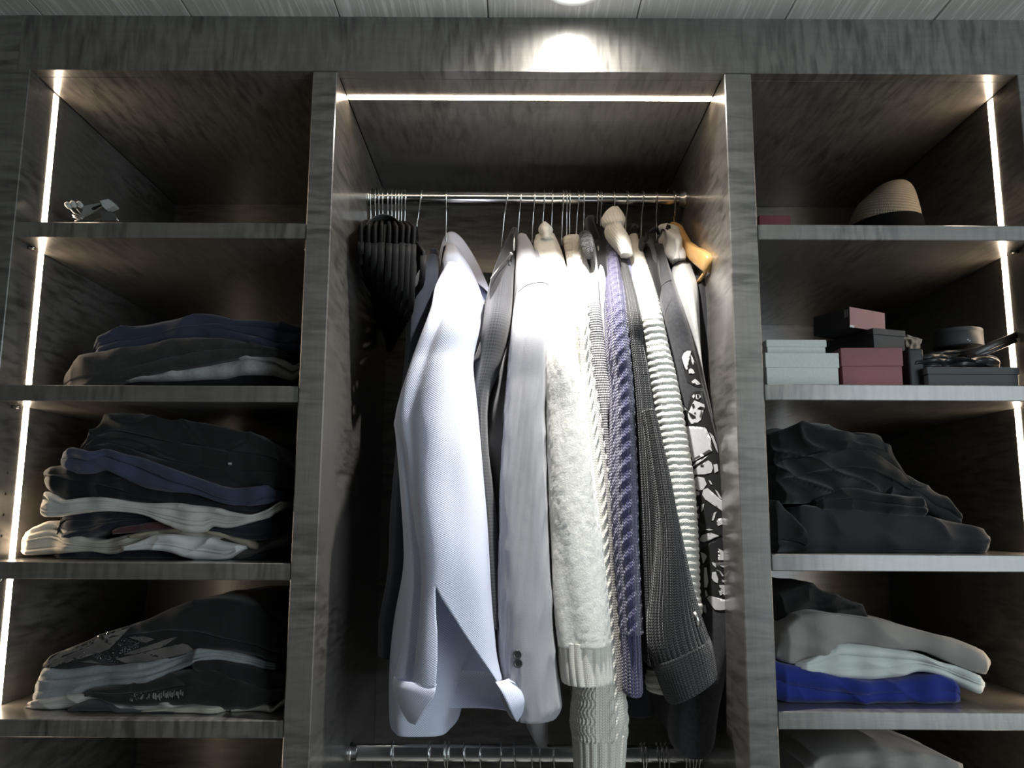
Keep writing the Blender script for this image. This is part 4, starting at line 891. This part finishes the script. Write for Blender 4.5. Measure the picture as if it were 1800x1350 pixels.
for q in ([(172, 1242), (188, 1238), (184, 1248), (176, 1246)], [(198, 1247), (212, 1244), (220, 1252), (204, 1251)], [(196, 1234), (203, 1231), (205, 1239)]): decal('red_mark', [q], wb, RED, wt, .0006, 6)
# right, second from top: boxes
zs = SR[1]
def lidded(name, label, x0, x1, y0, y1, z0, z1, lid, mat, rot=0.0, tilt=0.0, ov=.0015, lidmat=None):
    c = Vector(((x0+x1)/2, (y0+y1)/2, z0)); b_ = thing(name, label, 'box', c)
    o1 = obj('box_body', box_mesh(x0+ov, x1-ov, y0+ov, y1-ov, z0, z1-lid*.3, .0008), mat, b_, smooth=False)
    o2 = obj('lid', box_mesh(x0, x1, y0, y1, z1-lid, z1, .0008), lidmat or mat, b_, smooth=False)
    b_.rotation_euler = (0, tilt, rot); return b_
WB = plain('white_card', (.60, .63, .60), .6); MB_ = plain('maroon_leatherette', (.20, .050, .068), .5, bump=(500, .25)); BB = plain('black_card', (.020, .021, .023), .55); PK = plain('dusty_pink_card', (.30, .16, .16), .6); BX = plain('anthracite_card', (.040, .042, .046), .6)
Yb = .048
lidded('white_box', 'larger white card box with lid at the left end of the box shelf', XW(1346, 650, Yb), XW(1476, 650, Yb), Yb, .19, zs+.0005, ZW(1400, 620, Yb), .024, WB)
lidded('white_box', 'smaller white card box stacked on the larger white box', XW(1347, 605, .07), XW(1453, 605, .07), .07, .2, ZW(1400, 620, Yb)+.001, ZW(1400, 597, .07), .012, WB)
lidded('maroon_box', 'maroon textured box with lid standing beside the white boxes', XW(1483, 640, Yb), XW(1590, 640, Yb), Yb, .17, zs+.0005, ZW(1540, 611, Yb), .030, MB_, rot=-.05)
lidded('black_box', 'anthracite lidded box stacked behind and above the maroon box', XW(1508, 600, .075), XW(1578, 600, .075), .075, .22, ZW(1540, 611, Yb)+.0012, ZW(1540, 578, .075), .0105, BX, rot=.30)
lidded('spare_box', 'plain dark box hidden behind the maroon box', XW(1490, 640, .20), XW(1590, 640, .20), .20, .42, zs+.0005, ZW(1540, 612, Yb), .02, BB)
pkb = thing('perfume_box', 'small pink fronted box lying tilted on top of the anthracite box', 'box', P(1505, 578, .07))
x0, x1 = XW(1490, 560, .07), XW(1574, 560, .07); z0, z1 = ZW(1520, 579, .075)+.0015, ZW(1500, 541, .07)
obj('box_front', box_mesh(x0, x1, .07, .0712, z0, z1, 0), PK, pkb, smooth=False); obj('box_body', box_mesh(x0, x1, .0713, .15, z0, z1, .0005), BB, pkb, smooth=False)
obj('box_edge', box_mesh(x0-.0006, x0+.008, .0695, .0711, z0-.0005, z0+.003, 0), WB, pkb, smooth=False)
for q in range(3): obj('silver_mark', box_mesh(x0-.0005, x0+.0002, .0735+q*.003, .0750+q*.003, z1-.016, z1-.003, 0), STEEL, pkb, smooth=False)
pkb.rotation_euler = (0, .03, .42)
lidded('black_box', 'wide flat black box lying at the right end of the box shelf', XW(1630, 655, .04), XW(1792, 655, .04), .04, .22, zs+.0005, ZW(1700, 645, .04), .012, BX)
tag(obj('leather_case', box_mesh(XW(1598, 650, .06), XW(1626, 650, .06), .06, .2, zs+.0005, ZW(1610, 612, .06), .004, 3), BB), 'upright black leather case between the maroon box and flat black box', 'case')
folded('black_pouch', 'soft black pouch crumpled on the flat black box', 'pouch', [(1600, 640, 648), (1610, 625, 652), (1640, 620, 650), (1690, 618, 645), (1730, 618, 645), (1752, 626, 645), (1768, 634, 646)], .06, .12, plain('black_leather', (.012, .012, .013), .4), ZW(1700, 645, .04), 3, .003, 61)
folded('black_folder', 'thin black folder lying under the round canister', 'folder', [(1612, 628, 634), (1640, 618, 626), (1700, 612, 620), (1745, 610, 618)], .075, .12, plain('black_satin', (.012, .012, .014), .3), ZW(1700, 645, .04), 1, .0015, 62)
cx_ = P(1685, 612, .12); rad = XW(1725, 600, .12)-XW(1685, 600, .12)
cn = thing('round_canister', 'matte black round canister standing on the black pouches', 'canister', cx_)
zt_ = ZW(1685, 573, .12-rad)
obj('canister_body', lathe_mesh([(.0005, 0), (rad*.985, 0), (rad, .001), (rad, (zt_-cx_.z)*.78), (rad*.992, (zt_-cx_.z)*.785), (rad, (zt_-cx_.z)*.79), (rad, zt_-cx_.z-.001), (rad*.98, zt_-cx_.z), (.0005, zt_-cx_.z)], 64, cx_), BX, cn)
for q in ([(1699, 597), (1703, 595.5), (1702, 598.5)], [(1703, 599), (1707, 598), (1704, 600.5)]): decal('emblem_stroke', [q], bvh_of([bpy.data.objects['canister_body']]), WB, cn, .0006, 9)
strap = [P(1690, 626, .062), P(1715, 619, .055), P(1745, 606, .05), P(1775, 594, .06), P(1790, 587, .07)]
tag(obj('leather_strap', tube_mesh(strap, 1.0, 8, flat=(.0016, .0055)), plain('dark_brown_leather', (.030, .024, .022), .35)), 'dark leather strap rising across the light strip at the shelf end', 'strap')
tag(obj('leather_strap', tube_mesh([P(1700, 628, .055), P(1740, 618, .055), P(1768, 606, .06), P(1786, 598, .066)], 1.0, 8, flat=(.0012, .0035)), bpy.data.materials['dark_brown_leather']), 'shorter dark leather strap just below the rising one', 'strap')
pz = P(1596, 600, .12)
tag(obj('crumpled_tissue', loft_mesh(S([(589, 1589, 1594, .12, .003), (593, 1584, 1604, .12, .006), (597, 1580, 1620, .12, .008), (603, 1590, 1616, .12, .01), (640, 1596, 1610, .12, .012)], .12, .014, False), 40, 30, 1, lambda U, V, A: .002*np.sin(5*A+300*V)+.0015*np.sin(9*A-200*V)), cot('tan_tissue', (.36, .30, .24))), 'crumpled tan tissue paper peeking up behind the maroon box', 'tissue paper')
# right, top shelf: hat and flat maroon case
zs = SR[0]
tag(obj('maroon_case', box_mesh(XW(1334, 380, .30), XW(1390, 380, .30), .30, .45, zs+.0005, ZW(1360, 378, .30), .002, 2), MB_), 'flat maroon case lying alone at the left end of the hat shelf', 'case')
def straw_mat():
    m, nt, b = nodes('woven_straw'); tc = N(nt, 'ShaderNodeTexCoord'); sep = N(nt, 'ShaderNodeSeparateXYZ'); nt.links.new(tc.outputs['UV'], sep.inputs[0])
    a = math_n(nt, 'ABSOLUTE', math_n(nt, 'SINE', math_n(nt, 'MULTIPLY', sep.outputs[1], math.pi*80))); bb = math_n(nt, 'ABSOLUTE', math_n(nt, 'SINE', math_n(nt, 'MULTIPLY', sep.outputs[0], math.pi*160)))
    h = math_n(nt, 'MULTIPLY', a, bb)
    nt.links.new(mix_n(nt, ramp_n(nt, h, .1, .6), (.15, .115, .078), (.30, .24, .17)), b.inputs['Base Color']); b.inputs['Roughness'].default_value = .75
    bump_n(nt, b, h, .7, .0015); return m
STRAW = straw_mat()
hy = .20; hc = P(1552, 392, hy); hc.z = zs + .004; hr = (XW(1618, 385, hy) - XW(1488, 385, hy))/2
hh = ZW(1560, 317, hy-hr*.3) - hc.z
hat = thing('straw_hat', 'brown woven straw hat with a black band on the top right shelf', 'hat', (hc.x, hc.y, zs))
def crown(v, a):
    f = max(0, v.z/hh); x = v.x*(1-.10*f) ; y = v.y*(1-.25*f*f)*1.15
    z = v.z
    z += .016*(x/hr)*f*f; x += hr*.16*f*f
    if f > .6: z -= .010*math.exp(-((x/hr+.45)/.28)**2)*((f-.6)/.4)
    return Vector((x, y, z))
prof = [(hr*1.0, 0), (hr*.99, hh*.15), (hr*.97, hh*.35), (hr*.93, hh*.55), (hr*.86, hh*.72), (hr*.76, hh*.86), (hr*.60, hh*.95), (hr*.40, hh*.99), (hr*.2, hh), (.0005, hh)]
pr_ = cr(np.array(prof), np.linspace(0, len(prof)-1, 40)); me = lathe_mesh([tuple(q) for q in pr_], 72, hc, crown)
def cyl_uv(me, c, h):
    ul = me.uv_layers.new(name='UVMap'); 
    for lp in me.loops:
        v = me.vertices[lp.vertex_index].co - c; ul.data[lp.index].uv = (math.atan2(v.y, v.x)/(2*math.pi), v.length/h*.5 if h else 0)
cyl_uv(me, hc, hh); obj('crown', me, STRAW, hat)
me = lathe_mesh([(hr*1.005, 0), (hr*1.012, hh*.02), (hr*1.010, hh*.25), (hr*.985, hh*.45), (hr*.965, hh*.47)], 72, hc, crown); obj('hat_band', me, plain('black_ribbon', (.004, .004, .004), .95, spec=.08), hat)
me = lathe_mesh([(hr*.98, 0), (hr*1.12, -.002), (hr*1.32, -.001), (hr*1.42, .001), (hr*1.43, .0025), (hr*1.40, .003), (hr*1.2, .0005), (hr*.98, .002)], 72, hc, lambda v, a: Vector((v.x, v.y*.92, v.z))); cyl_uv(me, hc, hh); obj('brim', me, STRAW, hat)
# right, third shelf
zs = SR[2]
C_CH = cot('washed_black', (.026, .026, .028)); C_CH2 = cot('faded_black', (.016, .017, .017)); C_CH3 = cot('coal_grey', (.032, .032, .036))
folded('folded_hoodie', 'coal grey folded hoodie at the base of the dark pile on the right shelves', 'hoodie', [(1392, 900, 985), (1400, 893, 985), (1430, 890, 985), (1480, 892, 985), (1540, 900, 985), (1600, 905, 985), (1660, 914, 985), (1710, 924, 985), (1735, 932, 985), (1746, 944, 985), (1748, 958, 985)], .06, .40, C_CH3, zs, 1, .004, 71, xlim=RL)
folded('folded_sweater', 'black sweater bunched at the left end of the dark pile on the right shelves', 'sweater', [(1362, 890, 985), (1370, 880, 985), (1385, 895, 985), (1400, 910, 985), (1420, 940, 985)], .05, .34, C_CH2, zs, 2, .005, 72, xlim=RL)
folded('folded_trousers', 'black folded trousers in the dark pile under the crumpled jacket', 'trousers', [(1440, 878, 895), (1470, 862, 898), (1510, 858, 900), (1560, 866, 904), (1600, 872, 908), (1625, 874, 908), (1632, 884, 902)], .058, .36, C_CH2, zs, 2, .004, 73, xlim=RL)
folded('folded_jeans', 'dark jeans in the dark pile, sloping down towards the light strip', 'jeans', [(1560, 830, 868), (1590, 832, 875), (1620, 850, 882), (1650, 868, 906), (1670, 878, 916), (1690, 905, 922), (1696, 914, 922)], .085, .34, C_CH, zs, 2, .004, 74, xlim=RL)
folded('crumpled_jacket', 'crumpled black jacket heaped on the dark pile of the right shelves', 'jacket', [(1360, 760, 890), (1375, 756, 885), (1410, 752, 885), (1440, 752, 878), (1480, 762, 862), (1520, 772, 860), (1550, 790, 864), (1580, 815, 868), (1605, 840, 872), (1618, 855, 872)], .075, .38, C_CH2, zs, 3, .012, 75, xlim=RL)
folded('folded_sweatshirt', 'faded black sweatshirt standing up at the back of the dark right pile', 'sweatshirt', [(1480, 765, 790), (1500, 762, 800), (1540, 762, 810), (1553, 768, 815), (1556, 785, 810)], .17, .28, C_CH, zs, 1, .003, 76, xlim=RL)
# right, fourth shelf
zs = SR[3]
C_GS = cot('warm_grey_shirt', (.30, .285, .265), mott=.05); C_WP = cot('white_polo', (.66, .70, .67), mott=.04); C_BL = cot('royal_blue_cotton', (.020, .035, .24), mott=.05); C_FUR = fab('black_fur', (.006, .006, .006), 'fuzz', .3, bump=1.0)
folded('folded_trousers', 'royal blue trousers folded flat at the base of the lowest right pile', 'trousers', [(1366, 1166, 1234), (1380, 1170, 1236), (1420, 1178, 1240), (1480, 1192, 1244), (1540, 1200, 1246), (1600, 1196, 1246), (1650, 1188, 1246), (1680, 1196, 1246), (1692, 1206, 1244), (1695, 1222, 1240)], .05, .38, C_BL, zs, 2, .0015, 81, xlim=RL, crease=.002)
folded('white_polo', 'white polo shirt folded between the blue trousers and grey shirt', 'polo shirt', [(1402, 1168, 1176), (1430, 1160, 1182), (1468, 1140, 1190), (1476, 1134, 1192), (1520, 1136, 1196), (1570, 1142, 1192), (1620, 1152, 1182), (1660, 1166, 1190), (1700, 1178, 1212), (1730, 1190, 1222), (1742, 1202, 1212)], .055, .36, C_WP, zs, 3, 0.002, 82, xlim=RL)
folded('grey_shirt', 'warm grey shirt folded on top of the lowest right pile', 'shirt', [(1368, 1140, 1160), (1374, 1118, 1164), (1395, 1098, 1168), (1412, 1086, 1166), (1440, 1080, 1160), (1480, 1084, 1134), (1530, 1090, 1136), (1580, 1100, 1142), (1630, 1112, 1148), (1680, 1124, 1170), (1720, 1140, 1184), (1742, 1150, 1186), (1752, 1162, 1176)], .06, .36, C_GS, zs, 1, .003, 83, xlim=RL)
folded('fur_hat', 'fuzzy black fur hat behind the grey shirt on the lowest right pile', 'hat', [(1364, 1050, 1130), (1380, 1042, 1130), (1405, 1034, 1125), (1425, 1030, 1120), (1450, 1042, 1110), (1490, 1056, 1110), (1515, 1066, 1110), (1530, 1084, 1112)], .13, .3, C_FUR, zs, 2, .006, 84, xlim=RL)
# right, fifth shelf
zs = SR[4]
folded('grey_hoodie', 'grey hoodie top just showing on the shelf under the royal blue trousers', 'hoodie', [(1420, 1352, 1500), (1445, 1336, 1500), (1500, 1324, 1500), (1560, 1321, 1500), (1620, 1328, 1500), (1670, 1338, 1500), (1700, 1350, 1500)], .06, .36, C_GS, zs, 3, .003, 91, xlim=RL)
tag(obj('yellow_cord', tube_mesh([P(1470, 1326, .12), P(1472, 1316, .12), P(1480, 1310, .12), P(1495, 1307, .12), P(1512, 1304, .125)], .0022, 8), cot('mustard_cord', (.45, .32, .03))), 'mustard yellow cord curling up from the grey hoodie', 'cord')
folded('black_bag', 'black bag behind the grey hoodie on the bottom right shelf in view', 'bag', [(1500, 1318, 1500), (1530, 1306, 1500), (1570, 1300, 1500), (1600, 1310, 1500), (1612, 1330, 1500)], .2, .3, C_BK, zs, 1, .004, 92, xlim=RL)

# left, top shelf: silver clip hangers
zs = SL[0]
SIL = plain('grey_silver_plastic', (.42, .43, .42), .3, .55); GRP = plain('frosted_grip', (.50, .52, .51), .45)
def slab(pts, th, yc):
    n = len(pts); V = [Vector(p)+Vector((0, -th/2, 0)) for p in pts] + [Vector(p)+Vector((0, th/2, 0)) for p in pts]
    fs = [tuple(range(n)), tuple(reversed(range(n, 2*n)))] + [(i, n+i, n+(i+1) % n, (i+1) % n) for i in range(n)]
    return mesh(V, fs)
kx = lambda x, y, Y=.075: P(100+x/15, 340+y/15, Y)
c1 = thing('trouser_clip', 'silver clip with rounded grip pads tilted up on the top left shelf', 'clip', kx(600, 745))
obj('clip_body', slab([kx(x, y) for x, y in [(640, 640), (720, 340), (1190, 250), (1250, 300), (1200, 345), (920, 510), (760, 600)]], .004, 0), SIL, c1, smooth=False)
obj('clip_slot', slab([kx(x, y, .0725) for x, y in [(920, 400), (960, 360), (1180, 290), (1200, 310), (1000, 430), (940, 435)]], .0012, 0), BLACKP, c1, smooth=False)
obj('clip_jaw', slab([kx(x, y) for x, y in [(1190, 240), (1410, 195), (1500, 240), (1590, 350), (1560, 380), (1350, 465), (1250, 370), (1230, 300)]], .016, 0), GRP, c1, smooth=False)
for (x, y) in ((300, 320), (440, 290), (610, 300)):
    c = kx(x, y); V = []
    me = lathe_mesh([(.0003, -.0062), (.003, -.0055), (.0042, -.003), (.0044, .003), (.003, .0055), (.0003, .0062)], 18, (0, 0, 0))
    R_ = Matrix.Rotation(math.radians(-42), 3, 'Y')
    for v in me.vertices: v.co = R_ @ Vector((v.co.x, v.co.y, v.co.z*1.1)) + c
    pd = obj('grip_pad', me, GRP, c1)
    obj('spring_wire', tube_mesh([c + Vector((.003, 0, -.004)), c + Vector((.010, 0, -.012)), kx(700, 640)], .0011, 6), STEEL, c1)
obj('clip_lever', tube_mesh([kx(470, 742), kx(620, 680), kx(720, 610), kx(760, 560)], .0014, 6), SIL, c1)
obj('spring_wire', tube_mesh([kx(410, 570), kx(520, 610), kx(660, 650)], .0012, 6), STEEL, c1)
obj('spring_wire', tube_mesh([kx(430, 620), kx(540, 650), kx(680, 670)], .0012, 6), STEEL, c1)
c2 = thing('trouser_clip', 'dark silver clip lying flat beneath the tilted clip', 'clip', kx(1400, 745))
GR2 = plain('dark_grip', (.10, .10, .10), .45)
obj('clip_jaw', slab([kx(x, y, .085) for x, y in [(1210, 540), (1260, 490), (1440, 480), (1600, 600), (1640, 760), (1250, 760)]], .016, 0), GR2, c2, smooth=False)
obj('clip_body', slab([kx(x, y, .09) for x, y in [(1000, 720), (1240, 580), (1260, 640), (1120, 760), (980, 760)]], .004, 0), GR2, c2, smooth=False)
obj('clip_pin', tube_mesh([kx(1570, 625, .076), kx(1625, 735, .076)], .0012, 6), CHROME, c2)
